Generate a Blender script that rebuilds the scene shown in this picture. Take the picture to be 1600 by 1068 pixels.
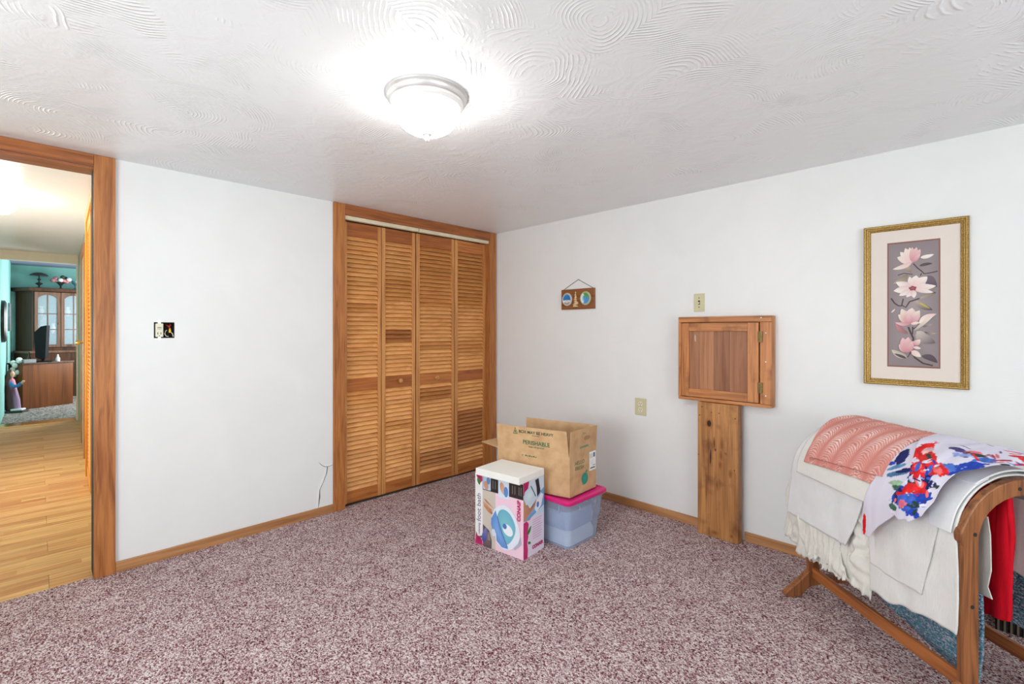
import bpy, bmesh, math, random
from mathutils import Vector, Matrix, noise
R = math.radians
PI = math.pi
random.seed(7)
for o in list(bpy.data.objects): bpy.data.objects.remove(o)
scene = bpy.context.scene
COL = scene.collection

# ------------------------------------------------------------------ camera
cd = bpy.data.cameras.new('camera'); cam = bpy.data.objects.new('camera', cd); COL.objects.link(cam)
cam.location = (0, 0, 1.30); cam.rotation_euler = (R(90), 0, R(-45))
cd.sensor_width = 36; cd.lens = 739.5 / 1600 * 36; cd.shift_y = -19 / 1600; cd.clip_start = .02
scene.camera = cam
# ------------------------------------------------------------------ world, lights, exposure
w = bpy.data.worlds.new('world'); scene.world = w; w.use_nodes = True
w.node_tree.nodes['Background'].inputs[0].default_value = (.75, .85, 1, 1)
w.node_tree.nodes['Background'].inputs[1].default_value = 1.0
vs = scene.view_settings
vs.view_transform = 'Standard'; vs.look = 'None'; vs.gamma = 1; vs.exposure = -0.22; vs.use_curve_mapping = False
def area(name, loc, rot, sx, sy, power, col=(1, 1, 1)):
    l = bpy.data.lights.new(name, 'AREA'); l.shape = 'RECTANGLE'; l.size = sx; l.size_y = sy
    l.energy = power; l.color = col
    o = bpy.data.objects.new(name, l); COL.objects.link(o); o.location = loc; o.rotation_euler = rot
    return o
LAMP = 47.0       # ceiling bowl emission
# fill lamps added inside the unseen windows behind the camera, tilted up towards the ceiling
area('window_fill_light', (.9, -1.93, 1.35), (R(104), 0, 0), 1.7, 1.2, 50, (.90, .98, 1))
area('window_fill_light', (-1.53, 1.2, 1.35), (R(104), 0, R(-90)), 1.7, 1.2, 68, (.90, .98, 1))
area('living_room_fill_light', (1.6, 11.2, 1.5), (R(90), 0, R(90)), 1.6, 1.3, 140, (.9, .96, 1))  # added fill lamp, standing in for daylight from the unseen part of this room
area('hall_fill_light', (-1.1, 5.6, 1.2), (R(115), 0, R(-90)), 2.2, 1.2, 85, (1, .98, .95))  # unseen fill lamp added to brighten the hall and its ceiling; no window here

# ------------------------------------------------------------------ helpers
class MB:
    def __init__(s): s.v = []; s.f = []; s.c = []
    def add(s, vs, fs, col=None):
        b = len(s.v); s.v += [tuple(p) for p in vs]; s.f += [tuple(b + i for i in f) for f in fs]
        s.c += [col or (1, 1, 1)] * len(vs)
        return s
    def box(s, x0, x1, y0, y1, z0, z1, M=None, col=None):
        p = [Vector(q) for q in ((x0, y0, z0), (x1, y0, z0), (x1, y1, z0), (x0, y1, z0), (x0, y0, z1), (x1, y0, z1), (x1, y1, z1), (x0, y1, z1))]
        if M: p = [M @ q for q in p]
        return s.add(p, [(3, 2, 1, 0), (4, 5, 6, 7), (0, 1, 5, 4), (1, 2, 6, 5), (2, 3, 7, 6), (3, 0, 4, 7)], col)
    def prism(s, poly, fn, lo, hi, col=None):
        n = len(poly); p = [fn(a, b, lo) for a, b in poly] + [fn(a, b, hi) for a, b in poly]
        return s.add(p, [tuple(range(n))[::-1], tuple(range(n, 2 * n))] + [(i, (i + 1) % n, n + (i + 1) % n, n + i) for i in range(n)], col)
    def strip(s, A, B, fn, lo, hi, col=None):      # solid between two open curves A and B (same length)
        n = len(A); p = []
        for a, b in zip(A, B): p += [fn(*a, lo), fn(*b, lo), fn(*b, hi), fn(*a, hi)]
        f = [(3, 2, 1, 0), tuple(4 * (n - 1) + k for k in range(4))]
        for i in range(n - 1):
            for k in range(4): f.append((4 * i + k, 4 * i + (k + 1) % 4, 4 * i + 4 + (k + 1) % 4, 4 * i + 4 + k))
        return s.add(p, f, col)
    def lathe(s, prof, c=(0, 0, 0), n=32, M=None, col=None):
        p = []; c = Vector(c)
        for r, z in prof:
            for k in range(n):
                q = Vector((r * math.cos(2 * PI * k / n), r * math.sin(2 * PI * k / n), z))
                p.append((M @ q if M else q) + c)
        m = len(prof)
        f = [(i * n + k, i * n + (k + 1) % n, (i + 1) * n + (k + 1) % n, (i + 1) * n + k) for i in range(m - 1) for k in range(n)]
        f += [tuple(range(n))[::-1], tuple((m - 1) * n + k for k in range(n))]
        return s.add(p, f, col)
    def loft(s, rings, n=14, col=None):
        p = []
        for (x, y, z, rx, ry) in rings:
            for k in range(n): p.append((x + rx * math.cos(2 * PI * k / n), y + ry * math.sin(2 * PI * k / n), z))
        m = len(rings)
        f = [(i * n + k, i * n + (k + 1) % n, (i + 1) * n + (k + 1) % n, (i + 1) * n + k) for i in range(m - 1) for k in range(n)]
        f += [tuple(range(n))[::-1], tuple((m - 1) * n + k for k in range(n))]
        return s.add(p, f, col)
    def tube(s, path, r, n=8, col=None):
        path = [Vector(q) for q in path]; p = []
        rr = r if isinstance(r, (list, tuple)) else [r] * len(path)
        for i, q in enumerate(path):
            t = (path[min(i + 1, len(path) - 1)] - path[max(i - 1, 0)]).normalized()
            a = t.cross(Vector((0, 0, 1)) if abs(t.z) < .9 else Vector((1, 0, 0))).normalized(); b = t.cross(a)
            for k in range(n): p.append(q + (a * math.cos(2 * PI * k / n) + b * math.sin(2 * PI * k / n)) * rr[i])
        m = len(path)
        f = [(i * n + k, i * n + (k + 1) % n, (i + 1) * n + (k + 1) % n, (i + 1) * n + k) for i in range(m - 1) for k in range(n)]
        f += [tuple(range(n))[::-1], tuple((m - 1) * n + k for k in range(n))]
        return s.add(p, f, col)
    def ball(s, c, r, n=10, m=7, sc=(1, 1, 1), col=None):
        pr = [(max(r * math.sin(PI * i / m), 1e-4), -r * math.cos(PI * i / m)) for i in range(m + 1)]
        M = Matrix.Diagonal((*sc, 1)).to_3x3()
        return s.lathe(pr, c, n, M, col)
    def loops(s, ls, col=None, close=True):           # list of closed loops with equal counts
        n = len(ls[0]); p = [q for l in ls for q in l]
        f = [(i * n + k, i * n + (k + 1) % n, (i + 1) * n + (k + 1) % n, (i + 1) * n + k) for i in range(len(ls) - 1) for k in range(n)]
        return s.add(p, f, col)
    def build(s, name, mat, parent=None, bevel=0, smooth=False, colattr=False, recalc=True):
        me = bpy.data.meshes.new(name); me.from_pydata(s.v, [], s.f)
        if recalc:
            bm = bmesh.new(); bm.from_mesh(me); bmesh.ops.recalc_face_normals(bm, faces=bm.faces); bm.to_mesh(me); bm.free()
        if colattr:
            ca = me.color_attributes.new('Col', 'FLOAT_COLOR', 'POINT')
            for i, c in enumerate(s.c): ca.data[i].color = (*c, 1)
        for m_ in (mat if isinstance(mat, list) else [mat]): me.materials.append(m_)
        if smooth:
            me.polygons.foreach_set('use_smooth', [True] * len(me.polygons))
            if smooth != 'all': me.set_sharp_from_angle(angle=R(40))
        o = bpy.data.objects.new(name, me); COL.objects.link(o)
        if parent: o.parent = parent
        if bevel:
            b = o.modifiers.new('bevel', 'BEVEL'); b.width = bevel; b.segments = 2; b.limit_method = 'ANGLE'
        return o
def tag(o, label, cat=None, group=None, kind=None):
    if label: o['label'] = label
    if cat: o['category'] = cat
    if group: o['group'] = group
    if kind: o['kind'] = kind
    return o
def thing(name, label, cat, loc=(0, 0, 0), rz=0, group=None, kind=None):
    o = bpy.data.objects.new(name, None); COL.objects.link(o); o.location = loc; o.rotation_euler = (0, 0, rz)
    o.empty_display_size = .05
    return tag(o, label, cat, group, kind)
def lin(r, g, b):      # sRGB 0-255 to linear
    f = lambda c: (c / 255 / 12.92) if c / 255 <= .04045 else ((c / 255 + .055) / 1.055) ** 2.4
    return (f(r), f(g), f(b))
def text(body, size, M, mat, parent, name='lettering', sx=1, shear=0, ext=.0002, bold=0):
    c = bpy.data.curves.new(name, 'FONT'); c.body = body; c.size = size; c.extrude = ext; c.align_x = 'CENTER'; c.align_y = 'CENTER'; c.shear = shear; c.offset = bold
    t = bpy.data.objects.new('tmp', c); COL.objects.link(t)
    bpy.context.view_layer.update()
    me = bpy.data.meshes.new_from_object(t.evaluated_get(bpy.context.evaluated_depsgraph_get()))
    bpy.data.objects.remove(t)
    me.transform(M @ Matrix.Diagonal((sx, 1, 1, 1))); me.materials.clear(); me.materials.append(mat); me.name = name
    o = bpy.data.objects.new(name, me); COL.objects.link(o); o.parent = parent
    return o
def basis(o, x, y):    # matrix with columns x, y, normal and origin o
    x = Vector(x).normalized(); y = Vector(y).normalized(); z = x.cross(y)
    return Matrix(((x.x, y.x, z.x, o[0]), (x.y, y.y, z.y, o[1]), (x.z, y.z, z.z, o[2]), (0, 0, 0, 1)))
class Print:           # flat printed artwork made of coloured polygons stacked a fraction of a millimetre apart
    def __init__(s, o, x, y, w, h, step=.00012):
        s.M = basis(o, x, y); s.w = w; s.h = h; s.n = 0; s.mb = MB(); s.step = step
    def P(s, a, b): return s.M @ Vector((a * s.w, b * s.h, .0004 + s.n * s.step))
    def poly(s, pts, col, col2=None, c=None):
        s.n += 1
        cx = sum(p[0] for p in pts) / len(pts) if c is None else c[0]; cy = sum(p[1] for p in pts) / len(pts) if c is None else c[1]
        b = len(s.mb.v); n = len(pts)
        s.mb.add([s.P(*p) for p in pts], [], col); s.mb.add([s.P(cx, cy)], [], col2 or col)
        s.mb.f += [(b + i, b + (i + 1) % n, b + n) for i in range(n)]
    def rect(s, a0, a1, b0, b1, col, col2=None): s.poly([(a0, b0), (a1, b0), (a1, b1), (a0, b1)], col, col2)
    def ell(s, cx, cy, rx, ry, col, col2=None, rot=0, n=24, wob=0):
        pts = []
        for k in range(n):
            t = 2 * PI * k / n; q = 1 + wob * math.sin(5 * t + cx * 50) 
            a, b = rx * s.w * math.cos(t) * q, ry * s.h * math.sin(t) * q
            pts.append((cx + (a * math.cos(rot) - b * math.sin(rot)) / s.w, cy + (a * math.sin(rot) + b * math.cos(rot)) / s.h))
        s.poly(pts, col, col2)
    def leaf(s, x0, y0, x1, y1, wd, c0, c1, bend=0, n=9):
        p0 = Vector((x0 * s.w, y0 * s.h)); p1 = Vector((x1 * s.w, y1 * s.h)); d = p1 - p0; nn = Vector((-d.y, d.x)).normalized()
        s.n += 1; b = len(s.mb.v)
        for i in range(n):
            t = i / (n - 1); q = p0 + d * t + nn * bend * d.length * math.sin(PI * t)
            hw = wd * d.length * (math.sin(PI * t ** .8)) ** .75 * .5 + 1e-5 if 0 < t < 1 else 1e-5
            col = tuple(c0[k] * (1 - t) + c1[k] * t for k in range(3)); dk = tuple(x * .86 for x in col)
            for sgn, cc in ((-1, dk), (0, col), (1, col)):
                r = q + nn * hw * sgn; s.mb.add([s.P(r.x / s.w, r.y / s.h)], [], cc)
        for i in range(n - 1):
            for k in (0, 1): s.mb.f.append((b + 3 * i + k, b + 3 * i + k + 1, b + 3 * i + 4 + k, b + 3 * i + 3 + k))
    def line(s, pts, wd, col):
        s.n += 1; b = len(s.mb.v); q = [Vector((a * s.w, c * s.h)) for a, c in pts]
        for i, p in enumerate(q):
            d = (q[min(i + 1, len(q) - 1)] - q[max(i - 1, 0)]).normalized(); nn = Vector((-d.y, d.x)) * wd * .5
            for r in (p - nn, p + nn): s.mb.add([s.P(r.x / s.w, r.y / s.h)], [], col)
        s.mb.f += [(b + 2 * i, b + 2 * i + 1, b + 2 * i + 3, b + 2 * i + 2) for i in range(len(q) - 1)]
    def build(s, name, mat, parent): return s.mb.build(name, mat, parent, colattr=True, recalc=False)

# ------------------------------------------------------------------ materials
def newmat(name):
    m = bpy.data.materials.new(name); m.use_nodes = True; nt = m.node_tree
    return m, nt, nt.nodes['Principled BSDF']
def N(nt, t, **kw):
    n = nt.nodes.new(t)
    for k, v in kw.items():
        if k.startswith('i_'): n.inputs[int(k[2:])].default_value = v
        else: setattr(n, k, v)
    return n
def ramp(nt, stops, src):
    r = N(nt, 'ShaderNodeValToRGB'); e = r.color_ramp.elements
    while len(e) < len(stops): e.new(.5)
    for i, (p, c) in enumerate(stops): e[i].position = p; e[i].color = (*c, 1) if len(c) == 3 else c
    nt.links.new(src, r.inputs[0]); return r
def bump(nt, b, src, strength, dist):
    n = N(nt, 'ShaderNodeBump'); n.inputs['Strength'].default_value = strength; n.inputs['Distance'].default_value = dist
    nt.links.new(src, n.inputs['Height']); nt.links.new(n.outputs[0], b.inputs['Normal']); return n
def plain(name, col, rough=.5, metal=0, var=.06, scale=20, bmp=0, emis=0, spec=None, bdist=.001):
    m, nt, b = newmat(name)
    tc = N(nt, 'ShaderNodeTexCoord'); no = N(nt, 'ShaderNodeTexNoise'); no.inputs['Scale'].default_value = scale; no.inputs['Detail'].default_value = 4
    nt.links.new(tc.outputs['Object'], no.inputs['Vector'])
    r = ramp(nt, [(.3, tuple(max(0, c * (1 - var)) for c in col)), (.7, tuple(min(1, c * (1 + var)) for c in col))], no.outputs[0])
    nt.links.new(r.outputs[0], b.inputs['Base Color']); b.inputs['Roughness'].default_value = rough; b.inputs['Metallic'].default_value = metal
    if spec is not None: b.inputs['Specular IOR Level'].default_value = spec
    if bmp: bump(nt, b, no.outputs[0], bmp, bdist)
    if emis: b.inputs['Emission Color'].default_value = (*col, 1); b.inputs['Emission Strength'].default_value = emis
    return m
def wood(name, light, dark, axis=2, scale=1.0, rough=.45, tint=False, contrast=1, knots=False, coord='Object'):
    m, nt, b = newmat(name); L = nt.links
    tc = N(nt, 'ShaderNodeTexCoord'); oi = N(nt, 'ShaderNodeObjectInfo')
    off = N(nt, 'ShaderNodeVectorMath', operation='SCALE'); off.inputs[0].default_value = (13, 7, 9); L.new(oi.outputs['Random'], off.inputs['Scale'])
    ad = N(nt, 'ShaderNodeVectorMath', operation='ADD'); L.new(tc.outputs[coord], ad.inputs[0]); L.new(off.outputs[0], ad.inputs[1])
    mp = N(nt, 'ShaderNodeMapping'); sc = [22 * scale] * 3; sc[axis] = 1.3 * scale; mp.inputs['Scale'].default_value = sc; L.new(ad.outputs[0], mp.inputs[0])
    n1 = N(nt, 'ShaderNodeTexNoise'); n1.inputs['Scale'].default_value = 1.1; n1.inputs['Detail'].default_value = 5; n1.inputs['Distortion'].default_value = 1.2; L.new(mp.outputs[0], n1.inputs['Vector'])
    mp2 = N(nt, 'ShaderNodeMapping'); sc = [160 * scale] * 3; sc[axis] = 5 * scale; mp2.inputs['Scale'].default_value = sc; L.new(ad.outputs[0], mp2.inputs[0])
    n2 = N(nt, 'ShaderNodeTexNoise'); n2.inputs['Scale'].default_value = 1; n2.inputs['Detail'].default_value = 2; L.new(mp2.outputs[0], n2.inputs['Vector'])
    ad2 = N(nt, 'ShaderNodeMath', operation='MULTIPLY_ADD'); ad2.inputs[1].default_value = .35; L.new(n2.outputs[0], ad2.inputs[0]); L.new(n1.outputs[0], ad2.inputs[2])
    d = .5 - .22 * contrast
    r = ramp(nt, [(.46 , dark), (.62, tuple((a * .5 + c * .5) for a, c in zip(light, dark))), (.80, light)], ad2.outputs[0])
    out = r.outputs[0]
    if knots:
        n3 = N(nt, 'ShaderNodeTexNoise'); n3.inputs['Scale'].default_value = 7; n3.inputs['Detail'].default_value = 3; L.new(ad.outputs[0], n3.inputs['Vector'])
        r3 = ramp(nt, [(.30, (.45, .38, .34)), (.45, (1, 1, 1))], n3.outputs[0])
        mx = N(nt, 'ShaderNodeMix', data_type='RGBA', blend_type='MULTIPLY'); mx.inputs[0].default_value = .8; L.new(out, mx.inputs[6]); L.new(r3.outputs[0], mx.inputs[7]); out = mx.outputs[2]
    if tint:
        mx = N(nt, 'ShaderNodeMix', data_type='RGBA', blend_type='MULTIPLY'); mx.inputs[0].default_value = 1; L.new(out, mx.inputs[6]); L.new(oi.outputs['Color'], mx.inputs[7]); out = mx.outputs[2]
    L.new(out, b.inputs['Base Color']); b.inputs['Roughness'].default_value = rough
    bump(nt, b, n2.outputs[0], .25, .0006)
    return m
def colmat(name, rough=.6, bmp=0, scale=400, sheen=0, spec=.3):
    m, nt, b = newmat(name)
    a = N(nt, 'ShaderNodeVertexColor'); a.layer_name = 'Col'; nt.links.new(a.outputs[0], b.inputs['Base Color']); b.inputs['Roughness'].default_value = rough
    b.inputs['Specular IOR Level'].default_value = spec
    if bmp:
        tc = N(nt, 'ShaderNodeTexCoord'); no = N(nt, 'ShaderNodeTexNoise'); no.inputs['Scale'].default_value = scale; nt.links.new(tc.outputs['Object'], no.inputs['Vector']); bump(nt, b, no.outputs[0], bmp, .001)
    return m
def plaster(name, col, rough, bs, swirl, gloss=.5):
    """hand-trowelled plaster: fans of concentric strokes, patchy"""
    m, nt, b = newmat(name); L = nt.links
    tc = N(nt, 'ShaderNodeTexCoord')
    nd = N(nt, 'ShaderNodeTexNoise'); nd.inputs['Scale'].default_value = 1.6; nd.inputs['Detail'].default_value = 2; L.new(tc.outputs['Object'], nd.inputs['Vector'])
    sb = N(nt, 'ShaderNodeVectorMath', operation='MULTIPLY_ADD'); sb.inputs[1].default_value = (.35, .35, .35); L.new(nd.outputs['Color'], sb.inputs[0]); L.new(tc.outputs['Object'], sb.inputs[2])
    v = N(nt, 'ShaderNodeTexVoronoi'); v.inputs['Scale'].default_value = 2.6; v.inputs['Randomness'].default_value = 1; L.new(sb.outputs[0], v.inputs['Vector'])
    dv = N(nt, 'ShaderNodeVectorMath', operation='SUBTRACT'); L.new(sb.outputs[0], dv.inputs[0]); L.new(v.outputs['Position'], dv.inputs[1])
    cc_ = N(nt, 'ShaderNodeVectorMath', operation='SUBTRACT'); cc_.inputs[1].default_value = (.5, .5, .5); L.new(v.outputs['Color'], cc_.inputs[0])
    cs = N(nt, 'ShaderNodeVectorMath', operation='MULTIPLY'); cs.inputs[1].default_value = (.75, .75, 0); L.new(cc_.outputs[0], cs.inputs[0])
    dd_ = N(nt, 'ShaderNodeVectorMath', operation='ADD'); L.new(dv.outputs[0], dd_.inputs[0]); L.new(cs.outputs[0], dd_.inputs[1])
    le = N(nt, 'ShaderNodeVectorMath', operation='LENGTH'); L.new(dd_.outputs[0], le.inputs[0])
    fr = N(nt, 'ShaderNodeMath', operation='MULTIPLY'); fr.inputs[1].default_value = 470; L.new(le.outputs['Value'], fr.inputs[0])
    nj = N(nt, 'ShaderNodeTexNoise'); nj.inputs['Scale'].default_value = 9; nj.inputs['Detail'].default_value = 3; L.new(tc.outputs['Object'], nj.inputs['Vector'])
    ja = N(nt, 'ShaderNodeMath', operation='MULTIPLY_ADD'); ja.inputs[1].default_value = 7; L.new(nj.outputs[0], ja.inputs[0]); L.new(fr.outputs[0], ja.inputs[2])
    si = N(nt, 'ShaderNodeMath', operation='SINE'); L.new(ja.outputs[0], si.inputs[0])
    pw = N(nt, 'ShaderNodeMath', operation='MULTIPLY_ADD'); pw.inputs[1].default_value = .5; pw.inputs[2].default_value = .5; L.new(si.outputs[0], pw.inputs[0])
    si = N(nt, 'ShaderNodeMath', operation='POWER'); si.inputs[1].default_value = 3.0; L.new(pw.outputs[0], si.inputs[0])
    # patch mask
    nm = N(nt, 'ShaderNodeTexNoise'); nm.inputs['Scale'].default_value = 3.6; nm.inputs['Detail'].default_value = 6; nm.inputs['Roughness'].default_value = .62; nm.inputs['Distortion'].default_value = .8; L.new(tc.outputs['Object'], nm.inputs['Vector'])
    rm = ramp(nt, [(.48, (0, 0, 0)), (.62, (1, 1, 1))], nm.outputs[0])
    mu = N(nt, 'ShaderNodeMath', operation='MULTIPLY'); L.new(si.outputs[0], mu.inputs[0]); L.new(rm.outputs[0], mu.inputs[1])
    mu2 = N(nt, 'ShaderNodeMath', operation='MULTIPLY'); mu2.inputs[1].default_value = swirl; L.new(mu.outputs[0], mu2.inputs[0])
    # lumps
    nl = N(nt, 'ShaderNodeTexNoise'); nl.inputs['Scale'].default_value = 7; nl.inputs['Detail'].default_value = 6; nl.inputs['Roughness'].default_value = .55; nl.inputs['Distortion'].default_value = 1.5; L.new(tc.outputs['Object'], nl.inputs['Vector'])
    ad = N(nt, 'ShaderNodeMath', operation='MULTIPLY_ADD'); ad.inputs[1].default_value = 1.6; L.new(nl.outputs[0], ad.inputs[0]); L.new(mu2.outputs[0], ad.inputs[2])
    bump(nt, b, ad.outputs[0], bs, .0045)
    rc = ramp(nt, [(.3, tuple(c * .965 for c in col)), (.7, col)], nm.outputs[0]); L.new(rc.outputs[0], b.inputs['Base Color'])
    b.inputs['Roughness'].default_value = rough; b.inputs['Specular IOR Level'].default_value = gloss
    return m

M_ceil = plaster('ceiling_plaster', (.87, .89, .90), .32, .62, 1.0)
M_wall = plaster('wall_paint', (.835, .832, .822), .42, .10, .25, .45)
M_ceil2 = plaster('hall_ceiling_paint', (.82, .81, .79), .35, .35, .2)
M_trim = wood('trim_wood', lin(188, 120, 62), lin(138, 76, 34), 2, 1.7, .42)
M_trimx = wood('trim_wood_across', lin(172, 102, 52), lin(120, 64, 30), 0, 1.7, .42)
M_trimy = wood('trim_wood_along', lin(196, 142, 94), lin(150, 96, 56), 1, .8, .45)
M_basex = wood('baseboard_wood', lin(192, 138, 90), lin(146, 94, 54), 0, .8, .45)
M_stile = wood('door_stile_wood', lin(214, 150, 86), lin(172, 106, 54), 2, 1, .42)
M_rail = wood('door_rail_wood', lin(206, 130, 68), lin(160, 92, 42), 0, 1.6, .42, tint=True)
M_slat = wood('louvre_wood', lin(240, 176, 110), lin(216, 146, 82), 0, 1.0, .42, tint=True)
M_knob = wood('knob_wood', lin(216, 160, 100), lin(180, 120, 70), 2, 1, .4)
M_dark = plain('dark_gap', (.02, .018, .016), .8)
M_track = plain('cream_painted_metal', lin(226, 214, 184), .4)
M_ivory = plain('ivory_plastic', lin(206, 198, 160), .35, var=.02)
M_ivory2 = plain('almond_plastic', lin(226, 222, 196), .35, var=.02)
M_white = plain('white_paper', (.8, .79, .77), .7, var=.02)
M_metal = plain('satin_nickel', (.80, .79, .77), .36, metal=.6, var=.02)
M_screw = plain('screw_metal', (.35, .33, .28), .4, metal=.8)
M_brass = plain('brass', lin(214, 170, 80), .25, metal=1, var=.05)
M_oldbrass = plain('aged_brass', lin(130, 108, 66), .5, metal=.7, var=.3, scale=120)
M_print = colmat('printed_ink', .55)
M_ink = plain('green_ink', lin(58, 110, 70), .7, var=.02)
M_inkd = plain('dark_green_ink', lin(62, 84, 58), .7, var=.02)
M_teal = plain('teal_wall_paint', lin(142, 200, 188), .5, var=.08, scale=3, bmp=.3, bdist=.01)
M_hallwall = plain('hall_wall_paint', lin(176, 176, 148), .5, var=.05, scale=3)
M_cream = plain('cream_paint', lin(236, 226, 204), .5, var=.02)

# bowl glass that gives off light
m, nt, b = newmat('lit_bowl_glass'); M_bowl = m
b.inputs['Base Color'].default_value = (.9, .9, .88, 1); b.inputs['Emission Color'].default_value = (.98, .985, .95, 1); b.inputs['Emission Strength'].default_value = LAMP; b.inputs['Roughness'].default_value = .3
m, nt, b = newmat('lit_hall_glass'); M_bowl2 = m
b.inputs['Base Color'].default_value = (.9, .9, .88, 1); b.inputs['Emission Color'].default_value = (1, .95, .87, 1); b.inputs['Emission Strength'].default_value = 40

# carpet
def carpet(name, stops, sc, lowcol):
    m, nt, b = newmat(name); L = nt.links
    tc = N(nt, 'ShaderNodeTexCoord')
    no = N(nt, 'ShaderNodeTexNoise'); no.inputs['Scale'].default_value = sc * .6; no.inputs['Detail'].default_value = 2; L.new(tc.outputs['Object'], no.inputs['Vector'])
    ma = N(nt, 'ShaderNodeVectorMath', operation='MULTIPLY_ADD'); ma.inputs[1].default_value = (.012, .012, 0); L.new(no.outputs['Color'], ma.inputs[0]); L.new(tc.outputs['Object'], ma.inputs[2])
    mp = N(nt, 'ShaderNodeMapping'); mp.inputs['Rotation'].default_value = (0, 0, R(20)); mp.inputs['Scale'].default_value = (1, .62, 1); L.new(ma.outputs[0], mp.inputs[0])
    v = N(nt, 'ShaderNodeTexVoronoi'); v.inputs['Scale'].default_value = sc; L.new(mp.outputs[0], v.inputs['Vector'])
    sep = N(nt, 'ShaderNodeSeparateColor'); L.new(v.outputs['Color'], sep.inputs[0])
    nl = N(nt, 'ShaderNodeTexNoise'); nl.inputs['Scale'].default_value = 9; nl.inputs['Detail'].default_value = 4; nl.inputs['Roughness'].default_value = .7; L.new(tc.outputs['Object'], nl.inputs['Vector'])
    ad = N(nt, 'ShaderNodeMath', operation='MULTIPLY_ADD'); ad.inputs[1].default_value = .5; L.new(nl.outputs[0], ad.inputs[0])
    su = N(nt, 'ShaderNodeMath', operation='SUBTRACT'); su.inputs[1].default_value = .25; L.new(sep.outputs[0], su.inputs[0]); L.new(su.outputs[0], ad.inputs[2])
    r = ramp(nt, stops, ad.outputs[0]); L.new(r.outputs[0], b.inputs['Base Color'])
    b.inputs['Roughness'].default_value = .95; b.inputs['Specular IOR Level'].default_value = .1
    n2 = N(nt, 'ShaderNodeTexNoise'); n2.inputs['Scale'].default_value = sc * 1.4; n2.inputs['Detail'].default_value = 2; L.new(tc.outputs['Object'], n2.inputs['Vector'])
    hh = N(nt, 'ShaderNodeMath', operation='MULTIPLY_ADD'); hh.inputs[1].default_value = -.8; L.new(v.outputs['Distance'], hh.inputs[0]); L.new(n2.outputs[0], hh.inputs[2])
    bump(nt, b, hh.outputs[0], .8, .006)
    return m
M_carpet = carpet('burgundy_flecked_carpet', [(0, lin(70, 24, 32)), (.18, lin(124, 62, 68)), (.42, lin(176, 136, 138)), (.65, lin(218, 194, 192)), (1, lin(252, 242, 240))], 290, None)  # burgundy and cream flecks; dark end also stands for shade between tufts
M_carpet2 = carpet('grey_carpet', [(0, lin(84, 76, 72)), (.5, lin(126, 116, 110)), (1, lin(170, 160, 150))], 60, None)

# ------------------------------------------------------------------ room shell
CH = 2.215
XB, YA = 3.09, 3.30
BX, BY = -1.6, -2.0
def st(mb, name, mat, label, cat, bevel=0, parent=None):
    o = mb.build(name, mat, parent, bevel)
    return tag(o, label, cat, kind='structure')
st(MB().box(BX - .1, XB + .1, BY - .1, YA + .025, -.12, 0), 'floor', M_carpet, 'burgundy and cream flecked carpet covering the whole room floor', 'carpet')
st(MB().box(BX - .1, XB + .1, BY - .1, YA, CH, CH + .1), 'ceiling', M_ceil, 'white ceiling with swirled trowelled plaster strokes', 'ceiling')
# wall with doorway and closet (left in the picture); outlet hole cut in it
DX0, DX1, DH = -.62, .203, 2.15
KX0, KX1, KH = 1.573, 2.99, 2.135
wa = MB()
wa.box(BX - .1, DX0, YA, YA + .12, 0, 2.5).box(DX0, DX1, YA, YA + .12, DH, 2.5)
hx0, hx1, hz0, hz1 = .457, .553, 1.253, 1.343
wa.box(DX1, hx0, YA, YA + .12, 0, 2.5).box(hx1, KX0, YA, YA + .12, 0, 2.5)
wa.box(hx0, hx1, YA, YA + .12, 0, hz0).box(hx0, hx1, YA, YA + .12, hz1, 2.5).box(hx0, hx1, YA + .06, YA + .12, hz0, hz1)
wa.box(KX0, KX1, YA, YA + .12, KH, 2.5).box(KX1, XB + .1, YA, YA + .12, 0, 2.5)
st(wa, 'wall_left', M_wall, 'white plastered wall with the doorway and the louvred closet', 'wall')
st(MB().box(XB, XB + .1, BY - .1, YA, 0, CH), 'wall_right', M_wall, 'white plastered wall carrying the picture and the small wooden cupboard', 'wall')
# walls behind the camera, each with a window opening
wc = MB(); wc.box(BX - .1, .05, BY - .1, BY, 0, CH).box(1.75, XB, BY - .1, BY, 0, CH).box(.05, 1.75, BY - .1, BY, 0, .75).box(.05, 1.75, BY - .1, BY, 1.95, CH)
st(wc, 'wall_rear', M_wall, 'plain white wall behind the viewpoint with a window', 'wall')
wd_ = MB(); wd_.box(BX - .1, BX, BY, .35, 0, CH).box(BX - .1, BX, 2.05, YA, 0, CH).box(BX - .1, BX, .35, 2.05, 0, .75).box(BX - .1, BX, .35, 2.05, 1.95, CH)
st(wd_, 'wall_near', M_wall, 'plain white wall left of the viewpoint with a window', 'wall')
m, nt, b = newmat('window_glass'); M_glass = m
b.inputs['Base Color'].default_value = (1, 1, 1, 1); b.inputs['Transmission Weight'].default_value = 1; b.inputs['Roughness'].default_value = 0; b.inputs['IOR'].default_value = 1.05
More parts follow.
